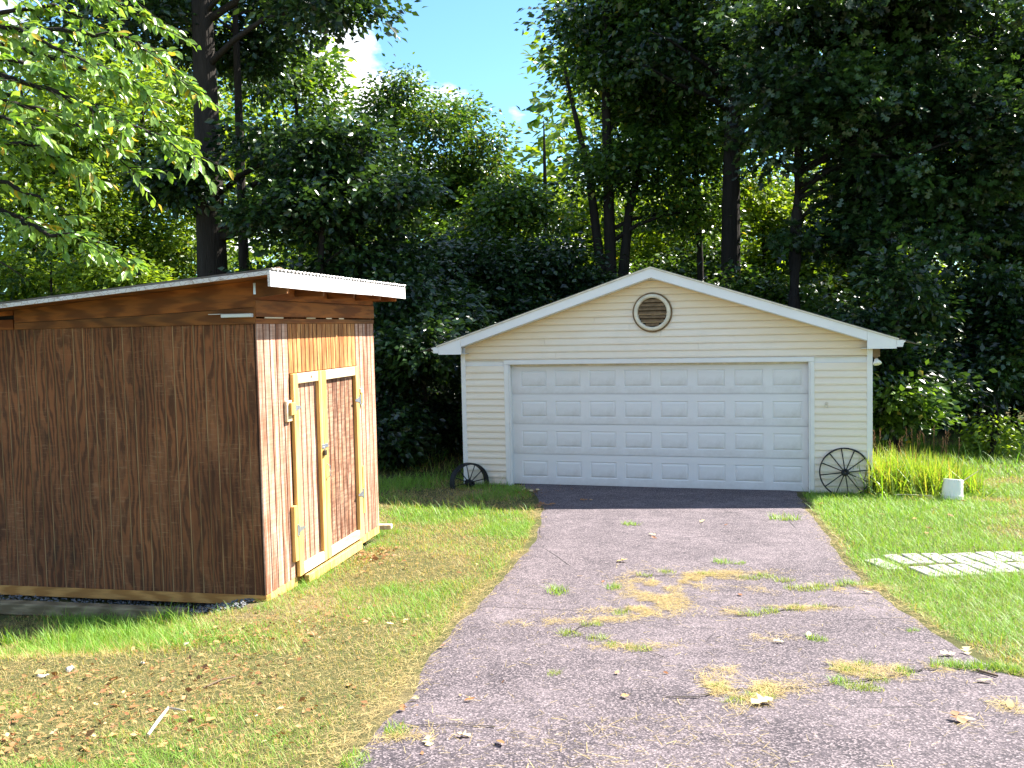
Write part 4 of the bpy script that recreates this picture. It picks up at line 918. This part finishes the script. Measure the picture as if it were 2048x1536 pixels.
for (x0, x1, y0, y1, dens, hh, ww) in ((-4.1, -.3, 3.5, 6.2, 7600, .040, .0032), (-4.6, .3, 6.2, 9.2, 4600, .045, .0042), (2.9, 5.4, 4.8, 8.6, 5200, .045, .0042), (-2.2, .6, 9.2, 13, 3600, .05, .005), (-3.2, .6, 13, 17, 1500, .07, .008),
                                   (3.2, 7.6, 8.6, 12, 3000, .05, .0055), (3.8, 9.2, 12, 16, 2400, .055, .007), (5.4, 9.5, 3.6, 8.6, 1500, .05, .007), (7.6, 12, 8.6, 12, 1100, .055, .008), (9.2, 13, 12, 16, 800, .06, .010), (-6.5, -4.6, 3.4, 7.6, 1200, .05, .008), (5, 13, 16, 21, 500, .10, .013), (-12, 0, 17, 21, 120, .12, .015)):
    x, y = lawn_pts(g, x0, x1, y0, y1, dens); gv = green_at(x, y); keep = g.uniform(size=len(x)) < .5 + .5 * gv; x, y, gv = x[keep], y[keep], gv[keep]; n_ = len(x)
    P = np.stack([x, y, gz(x, y) - .004], 1); green = g.uniform(size=n_) < .12 + .88 * gv
    tall = (.75 + 1.1 * fbm(x * 4.5, y * 4.5, 41, 3)) * hh * g.gamma(4, .21, n_) * (.5 + .75 * gv); tall *= np.where((x < -2.3) & (y > 6.3) & (y < 8), 1.5, 1)
    tn = np.where(green, g.uniform(.55, .85, n_), g.uniform(0, .22, n_))
    V, F, t = blades(P, tall, ww * g.uniform(.7, 1.3, n_), g.uniform(.2, 1.5, n_), tn, g); VV.append(V); FF.append(F + off); TT.append(t); off += len(V)
    # flat thatch
    m_ = int(len(x) * .65); i = g.choice(len(x), m_); P = np.stack([x[i] + g.normal(0, .02, m_), y[i] + g.normal(0, .02, m_), gz(x[i], y[i]) + g.uniform(.003, .012, m_)], 1); a = g.uniform(0, 6.28, m_)
    ok = (g.uniform(size=m_) < 1.05 - .75 * gv[i]) & ~((P[:, 0] > dl(P[:, 1]) + .04) & (P[:, 0] < dr(P[:, 1]) - .04)); P = P[ok]; a = a[ok]; m_ = len(P)
    D = np.stack([np.cos(a), np.sin(a), g.normal(0, .16, m_)], 1); sz = g.uniform(.4, 1.2, m_) * hh
    tmpl = (np.array([(-.032, 0, 0), (.032, 0, 0), (.02, 1, .02), (-.02, 1, .02)]), np.array([(0, 1, 2), (0, 2, 3)]))
    V, F, t = scatter(P, D, np.array([[0, 0, 1.]]) + g.normal(0, .3, (m_, 3)), sz, tmpl, g.beta(1.5, 1.8, m_) * .85); SV.append(V); SF.append(F + soff); ST.append(t); soff += len(V)
tag(link('lawn_grass', npmesh('lawn_grass', np.concatenate(VV), np.concatenate(FF), 'grass_blade', np.concatenate(TT))), 'short mown green lawn on both sides of the driveway', 'grass', None, 'stuff')
# driveway straw: bits all over plus dense dead patches along the cracks
def patch(px, py, rx, ry, n):
    n = int(n * 3.4); ry = max(ry * 1.7, .06)
    x, y = ground_at(px, py); return np.stack([x + g.normal(0, rx, n), y + g.normal(0, ry, n)], 1)
pts = [np.stack([g.uniform(-1.0, 3.6, 1500), g.uniform(3.5, 9, 1500)], 1), np.stack([g.uniform(-.4, 1.2, 800), g.uniform(3.6, 4.8, 800)], 1)]
for px, py, rx, ry, n_ in ((1300, 1180, .16, .22, 1500), (1360, 1165, .20, .12, 1300), (1285, 1225, .17, .10, 900), (1330, 1205, .15, .12, 700), (1400, 1160, .22, .08, 600), (1250, 1235, .10, .05, 250), (1440, 1385, .05, .10, 350), (1470, 1408, .14, .03, 300), (1460, 1375, .10, .02, 200), (1530, 1395, .08, .04, 250), (1545, 1380, .12, .03, 200),
                         (1520, 1228, .16, .04, 500), (1580, 1222, .20, .03, 400), (1460, 1150, .25, .05, 500), (1620, 1180, .3, .05, 600), (1700, 1180, .3, .05, 400), (1070, 1250, .12, .03, 200), (1480, 1345, .1, .02, 150), (1720, 1360, .15, .05, 300), (1690, 1340, .06, .03, 200), (1800, 1345, .2, .03, 300), (1260, 1298, .15, .03, 200), (1190, 1245, .12, .02, 200), (800, 1480, .08, .03, 150), (1540, 1280, .1, .03, 100), (1905, 1445, .05, .02, 90), (2015, 1420, .05, .02, 80), (1130, 1230, .1, .04, 120)):
    pts.append(patch(px, py, rx, ry, n_))
ed = g.uniform(3.6, 14, 5200); ed = ed[fbm(ed * 2.2, ed * 0, 61) > .30]; pts.append(np.stack([dl(ed) + g.normal(.02, .06, len(ed)), ed], 1)); ed = g.uniform(5, 14, 4200); ed = ed[fbm(ed * 2.2, ed * 0, 62) > .32]; pts.append(np.stack([dr(ed) + g.normal(-.03, .07, len(ed)), ed], 1))
nb = 2; loose = np.concatenate(pts[:nb] + pts[-2:]); pat = np.concatenate(pts[nb:-2])
pat = pat[fbm(pat[:, 0] * 7, pat[:, 1] * 5, 77, 3) > .47]; pts = np.concatenate([loose, pat]); m_ = len(pts); P = np.stack([pts[:, 0], pts[:, 1], gz(pts[:, 0], pts[:, 1]) + .014 + g.uniform(.004, .014, m_)], 1); a = g.uniform(0, 6.28, m_)
D = np.stack([np.cos(a), np.sin(a), g.normal(0, .12, m_)], 1)
V, F, t = scatter(P, D, np.array([[0, 0, 1.]]) + g.normal(0, .3, (m_, 3)), np.clip(g.gamma(4, .011, m_), .012, .09), (tmpl[0] * np.array([.55, 1, 1]), tmpl[1]), g.uniform(.25, .85, m_)); SV.append(V); SF.append(F + soff); ST.append(t); soff += len(V)
tag(link('dead_straw', npmesh('dead_straw', np.concatenate(SV), np.concatenate(SF), 'straw', np.concatenate(ST))), 'dry straw and dead grass strewn over lawn and driveway cracks', 'straw', None, 'stuff')
# tufts: weeds rooted in the asphalt and taller grass at the shed's shaded side
def tuft_mesh(seed, n, rad, h, w, tint, bend=(.3, 1.2)):
    g = np.random.default_rng(seed); a = g.uniform(0, 6.28, n); r = np.sqrt(g.uniform(0, 1, n)) * rad; P = np.stack([np.cos(a) * r, np.sin(a) * r * .7, -.006 + 0 * a], 1)
    V, F, t = blades(P, h * g.uniform(.4, 1.2, n), w * g.uniform(.7, 1.3, n), g.uniform(*bend, n), np.clip(g.normal(tint, .12, n), 0, .85), g); return npmesh('weed_tuft', V, F, 'grass_blade', t)
TG = [tuft_mesh(200 + k, 120, .09, .062, .0045, .66) for k in range(3)]; TY = [tuft_mesh(210 + k, 120, .095, .055, .0045, .48) for k in range(3)]
ORD = ['first', 'second', 'third', 'fourth', 'fifth', 'sixth', 'seventh', 'eighth', 'ninth', 'tenth', 'eleventh', 'twelfth', 'thirteenth', 'fourteenth', 'fifteenth', 'sixteenth', 'seventeenth', 'eighteenth']
def tuft(px, py, s, ms, lab, grp): 
    x, y = ground_at(px, py); o = link('weed_tuft', random.choice(ms), None, (x, y, gz1(x, y) + .014), (0, 0, random.uniform(0, 6)), (s, s, s * random.uniform(.8, 1.1))); tag(o, lab, 'weed', grp)
for px, py, s, lab in ((1262, 1052, 1.4, 'yellow green weed tuft alone on asphalt nearest the garage shadow'), (1568, 1041, 2.2, 'wide flat weed tuft on asphalt near the garage shadow corner'), (1115, 1188, 1.5, 'dark green weed tuft nearest the driveway left edge'), (1228, 1180, 1.1, 'small dark green tuft left of the straw patch'), (1635, 1284, .9, 'single dark green weed sprig in the open asphalt'), (1826, 1266, .6, 'tiny dark green sprig near the driveway right edge'), (790, 1472, 1.1, 'grey green weed clump at the lower left driveway edge'), (705, 1532, 1.2, 'green weed clump at the bottom picture edge')):
    tuft(px, py, s, TG, lab, 'single weed tufts on the driveway')
ROWS = {'driveway crack nearest the garage': ((1288, 1154, .9), (1335, 1148, .9), (1415, 1152, .9), (1445, 1128, 1.1), (1480, 1130, .7), (1498, 1160, 1.0), (1535, 1157, 1.1), (1570, 1165, 1.), (1590, 1180, 1.1), (1620, 1183, 1.2), (1650, 1178, 1.2), (1690, 1172, 1.1), (1725, 1174, 1.1), (1755, 1176, 1.1)),
        'second crack right of the straw patch': ((1500, 1234, 1.0), (1540, 1228, 1.0), (1590, 1222, 1.0), (1640, 1219, .9)),
        'curving crack left of the straw patch': ((1110, 1352, .6), (1140, 1273, 1.0), (1182, 1254, .9), (1196, 1282, .9), (1222, 1296, .7), (1245, 1230, 1.0), (1276, 1303, .9)),
        'lower right weed patch of the driveway': ((1680, 1370, .8), (1685, 1344, .8), (1705, 1350, .8), (1720, 1380, .9), (1726, 1336, .8), (1745, 1384, .7), (1755, 1364, .8), (1810, 1350, .8)),
        'lower straw patches of the driveway': ((1440, 1382, .7), (1470, 1408, .7), (1520, 1402, .8), (1530, 1385, .7))}
for row, lst in ROWS.items():
    for k, (px, py, s) in enumerate(lst): tuft(px, py, s * 1.1, TY + TG[:1], ORD[k] + ' yellowing weed tuft from the left in the ' + row, 'weeds along the driveway cracks')
for k, px in enumerate(range(1890, 2060, 22)): tuft(px, 1337 + (px - 1890) * .06, 1.1, TG, ORD[k] + ' green weed tuft from the left in the grassy tongue at driveway edge', 'weeds in the tongue at the driveway edge')
SG = [tuft_mesh(230 + k, 60, .07, .19, .007, .68, (.2, 1.0)) for k in range(3)]
for k, (px, py, s) in enumerate(((20, 1290, 1.), (55, 1295, .9), (100, 1292, 1.), (150, 1288, .95), (185, 1282, .9), (215, 1285, .8), (250, 1280, .9), (290, 1275, .8), (310, 1255, 1.), (340, 1248, 1.15), (365, 1246, 1.), (380, 1255, .7))):
    x, y = ground_at(px, py); o = link('grass_tuft', random.choice(SG), None, (x, y, gz1(x, y)), (0, 0, px), (s, s, s)); tag(o, ORD[k] + ' crabgrass tuft from the left along the shade line below the shed', 'grass tuft', 'crabgrass tufts along the shed shade')
g = np.random.default_rng(105); drv = bpy.data.objects['driveway']
plain('crack_earth', (.035, .028, .022), .95, var=.5, sc=30, bump=.6)
for poly in (((1240, 1160), (1300, 1155), (1420, 1152), (1500, 1160), (1570, 1166), (1600, 1181), (1660, 1177), (1760, 1175), (1800, 1178)), ((1450, 1236), (1510, 1234), (1590, 1223), (1680, 1217)), ((1180, 1252), (1130, 1275), (1195, 1282), (1280, 1303), (1330, 1322)),
             ((1400, 1400), (1450, 1385), (1530, 1388), (1680, 1372), (1760, 1362), (1850, 1345), (1960, 1340), (2048, 1345)), ((1365, 1100), (1400, 1128), (1450, 1150)), ((820, 1460), (900, 1455), (990, 1462)), ((1330, 1400), (1400, 1402))):
    w3 = [ground_at(*q) for q in poly]; pts = []
    for a, b in zip(w3[:-1], w3[1:]):
        k = max(2, int(math.hypot(b[0] - a[0], b[1] - a[1]) / .05))
        for q in range(k): pts.append((a[0] + (b[0] - a[0]) * q / k + g.normal(0, .008), a[1] + (b[1] - a[1]) * q / k + g.normal(0, .014)))
    pts = np.array(pts + [w3[-1]]); wd = g.uniform(.003, .011, len(pts)); zz = gz(pts[:, 0], pts[:, 1]) + .0225
    m = MB(); nn_ = len(pts); vs = [(p[0], p[1] - w, z_) for p, w, z_ in zip(pts, wd, zz)] + [(p[0], p[1] + w, z_) for p, w, z_ in zip(pts, wd, zz)]
    m.add(vs, [(k, k + 1, nn_ + k + 1, nn_ + k) for k in range(nn_ - 1)]); m.build('crack', 'crack_earth', drv)
# gravel under the shed
g = np.random.default_rng(110); n_ = 2600; lx = g.uniform(-4.2, -.1, n_); ly = g.uniform(-.30, .25, n_); c, s = math.cos(SA), math.sin(SA)
px_, py_ = SX + lx * c - ly * s, SY + lx * s + ly * c; oc = np.array([(1, 0, 0), (-1, 0, 0), (0, 1, 0), (0, -1, 0), (0, 0, 1), (0, 0, -1)], float); of = np.array([(0, 2, 4), (2, 1, 4), (1, 3, 4), (3, 0, 4), (2, 0, 5), (1, 2, 5), (3, 1, 5), (0, 3, 5)])
P = np.stack([px_, py_, gz(px_, py_) + g.uniform(0, .03, n_)], 1); sz = g.uniform(.008, .022, n_)
V = (P[:, None] + (oc[None] * g.uniform(.6, 1.3, (n_, 6, 1))) * sz[:, None, None] * np.array([1, 1, .7])).reshape(-1, 3); F = (of[None] + (np.arange(n_) * 6)[:, None, None]).reshape(-1, 3)
tag(link('gravel', npmesh('gravel', V, F, 'gravel_stone')), 'grey gravel bed under the shaded shed side', 'gravel', None, 'stuff')

# ------------------------------------------------------------------ tall clump beside the garage
ic = empty('grass_clump', (6.25, 14.75, gz1(6.25, 14.75)), 0, 'tall yellow green strap leaved clump growing at the garage corner', 'plant')
g = np.random.default_rng(120); n_ = 3600; x = g.uniform(-.85, .9, n_); y = g.normal(0, .34, n_)
P = np.stack([x, y, 0 * x - .01], 1); hh = (.76 - .22 * np.clip(x, 0, 1)) * g.uniform(.55, 1.1, n_); tn = np.clip(g.normal(.6, .2, n_), 0, .85); tn[g.uniform(size=n_) < .10] = 1
V, F, t = blades(P, hh, g.uniform(.014, .026, n_), g.gamma(2.2, .34, n_), tn, g); tag(link('leaves', npmesh('leaves', V, F, 'iris_blade', t), ic), kind='stuff')
for k in range(18):
    x, y = g.uniform(-.8, .75), g.normal(.05, .2); h = g.uniform(.74, 1.0); tip = (x + g.normal(0, .07), y + g.normal(0, .05), h)
    m = MB().tube([(x, y, 0), (x + (tip[0] - x) * .4, y, h * .5), tip], [.004, .0035, .002], 5)
    for q in range(5):
        e = (tip[0] + g.normal(0, .02), tip[1] + g.normal(0, .02), h - q * .035 + .02); m.tube([(x + (tip[0] - x) * .9, y + (tip[1] - y) * .9, h - .04 - q * .03), e], [.006, .003], 4)
    m.build('seed_stalk', 'seed_stalk', ic)

# ------------------------------------------------------------------ leaf crumbs
g = np.random.default_rng(125); cp = []
for px, py, rx, ry, n_ in ((150, 1385, .45, .35, 260), (280, 1470, .5, .3, 220), (430, 1275, .3, .18, 220), (60, 1470, .4, .3, 170), (740, 1115, .18, .35, 300), (620, 1250, .3, .4, 250), (520, 1430, .5, .4, 120), (1060, 985, .25, .3, 160), (420, 1350, .4, .3, 160), (250, 1225, .6, .12, 260)):
    x, y = ground_at(px, py); cp.append(np.stack([x + g.normal(0, rx, n_), y + g.normal(0, ry, n_)], 1))
cp = np.concatenate(cp); cp = cp[~in_shed(cp[:, 0], cp[:, 1], -.3)]; n_ = len(cp); a = g.uniform(0, 6.28, n_)
P = np.stack([cp[:, 0], cp[:, 1], gz(cp[:, 0], cp[:, 1]) + g.uniform(.006, .03, n_)], 1)
V, F, t = scatter(P, np.stack([np.cos(a), np.sin(a), g.normal(0, .3, n_)], 1), np.array([[0, 0, 1.]]) + g.normal(0, .5, (n_, 3)), g.gamma(3, .008, n_) + .006, T_DIAM, g.beta(1, 2, n_) * .85)
tag(link('leaf_litter', npmesh('leaf_litter', V, F, 'dry_leaf', t)), 'crumbled brown leaf litter scattered in the lawn before the shed', 'leaf litter', None, 'stuff')

# ------------------------------------------------------------------ fallen leaves
def fallen(seed, tmpl):
    g = np.random.default_rng(seed); tv = tmpl[0].copy(); tv[:, 1] -= .5; tv[:, 2] = .10 + .55 * (tv[:, 0] ** 2) * g.uniform(.3, 1.6) + .25 * (tv[:, 1] ** 2) * g.uniform(-.2, 1.2) + g.normal(0, .03, len(tv))
    return tv
FL = {}
for key, tn in (('brown', .15), ('tan', .7), ('yellow', 1.0), ('dark', .0)):
    FL[key] = []
    for k in range(3):
        tm_ = (T_OAK, T_OVAL, T_OAK)[k]; tv = fallen(300 + k + int(tn * 50), tm_); FL[key].append(npmesh('fallen_leaf', tv, tm_[1], 'dry_leaf', np.full(len(tv), tn)))
def drop(x, y, key, s, label, grp, h=.016):
    o = link('fallen_leaf', random.choice(FL[key]), None, (x, y, gz1(x, y) + h), (random.uniform(-.25, .25), random.uniform(-.25, .25), random.uniform(0, 6.28)), (s, s, s)); tag(o, label, 'leaf', grp)
for px, py, key, s, lab in ((887, 1297, 'brown', .07, 'curled red brown leaf on asphalt by the driveway left edge'), (805, 1424, 'brown', .07, 'dark red leaf on asphalt at the lower left driveway edge'), (940, 1408, 'brown', .075, 'red brown leaf on open asphalt in the lower driveway'), (928, 1480, 'yellow', .08, 'pale yellow leaf near the bottom of the driveway'), (858, 1493, 'yellow', .09, 'broad pale leaf near the bottom left of driveway'), (1001, 1496, 'brown', .09, 'orange leaf near the bottom of the driveway'), (833, 1405, 'yellow', .07, 'pale leaf right of the dark red leaf'),
                            (1234, 1353, 'tan', .06, 'upright curled tan leaf in the middle asphalt'), (1332, 1353, 'dark', .05, 'dark brown curled leaf in the middle asphalt'), (1250, 1401, 'tan', .07, 'tan oak leaf below the middle driveway tufts'), (1480, 1195, 'dark', .09, 'long dark folded leaf right of straw patch'), (1445, 1225, 'tan', .09, 'tan leaf between straw patch and crack weeds'), (1617, 1276, 'yellow', .09, 'pale leaf beside the single green sprig'), (1557, 1290, 'yellow', .08, 'pale small leaf in open asphalt'), (1735, 1190, 'yellow', .10, 'pale lobed leaf under the right crack weeds'), (1895, 1316, 'yellow', .11, 'pale lobed leaf at the driveway right edge'), (1935, 1310, 'yellow', .11, 'second pale lobed leaf beside the grassy tongue'),
                            (1970, 1370, 'yellow', .10, 'yellow leaf below the grassy tongue'), (1915, 1447, 'brown', .12, 'large orange brown leaf low on the right driveway'), (1935, 1447, 'yellow', .08, 'small yellow leaf touching the large orange leaf'), (2020, 1420, 'tan', .1, 'tan leaf near the right picture edge'), (1525, 1414, 'yellow', .15, 'large yellow oak leaf below the straw'), (1245, 1127, 'yellow', .14, 'pale curled leaf in the upper driveway'), (1160, 1157, 'dark', .05, 'small black leaf left on the upper driveway'), (1206, 1168, 'dark', .05, 'small dark leaf above the dark green tuft'), (1308, 1080, 'dark', .08, 'dark leaf under a pale leaf on upper driveway'), (1305, 1074, 'yellow', .12, 'pale leaf above a dark leaf on upper driveway'), (1405, 1047, 'yellow', .12, 'pale leaf near garage shadow in mid driveway'), (1452, 1053, 'dark', .06, 'dark leaf near garage shadow to the right'),
                            (1168, 1004, 'brown', .14, 'orange leaf lying in the garage shadow'), (1182, 1003, 'tan', .08, 'small tan leaf in the garage shadow'), (1248, 1000, 'tan', .07, 'tiny leaf in the garage shadow centre')):
    x, y = ground_at(px, py); drop(x, y, key, s * .9, lab, 'leaves on the driveway', .022)
for px, py in ((1085, 1012), (1096, 1014), (1105, 1012), (1078, 1016), (1062, 985), (1048, 982), (1075, 983)): x, y = ground_at(px, py); drop(x, y, 'brown' if py > 1000 else 'yellow', .14, 'leaf in the litter heap where shadow meets driveway edge', 'leaf litter at the driveway shade corner', .02)
g = np.random.default_rng(130); spots = []
PL = {740: 'in the drift by the shed door sill', 770: 'on the lawn before the shed doors', 800: 'on the grass halfway between shed and driveway', 420: 'below the near shed corner', 150: 'in the dry lawn at lower left', 260: 'around the bent pale stick', 520: 'on the near lawn beside the driveway edge', 80: 'in the bottom left picture corner', 900: 'on the green strip between shed and driveway', 430: 'beside the dark twig in the dry lawn'}
for px, py, rx, ry, n_ in ((740, 1110, 30, 10, 10), (770, 1150, 60, 20, 10), (800, 1245, 35, 8, 9), (420, 1270, 60, 25, 10), (150, 1380, 120, 35, 16), (260, 1460, 120, 40, 14), (520, 1420, 130, 60, 16), (80, 1480, 60, 35, 9), (900, 1080, 100, 35, 8), (430, 1350, 60, 30, 7)):
    for q in range(n_): spots.append((px + g.normal(0, rx), py + g.normal(0, ry), PL[px]))
for px, py, place in spots:
    if py > 1530 or px < -30: continue
    x, y = ground_at(px, py)
    if in_shed(np.array([x]), np.array([y]), .1)[0] or x > float(dl(y)): continue
    key = random.choice(['brown', 'tan', 'dark', 'brown', 'dark', 'yellow', 'tan']); drop(x, y, key, random.uniform(.025, .06), {'brown': 'red brown', 'tan': 'tan', 'yellow': 'pale yellow', 'dark': 'dark brown'}[key] + ' dry leaf lying ' + place, key + ' leaves ' + place, .025)
for q in range(14):
    x, y = g.uniform(4.2, 7.0), g.uniform(10.3, 13.4); drop(x, y, random.choice(['brown', 'tan']), random.uniform(.08, .12), 'dry leaf lying on the sunny lawn beyond the pavers', 'leaves on the sunny lawn', .04)
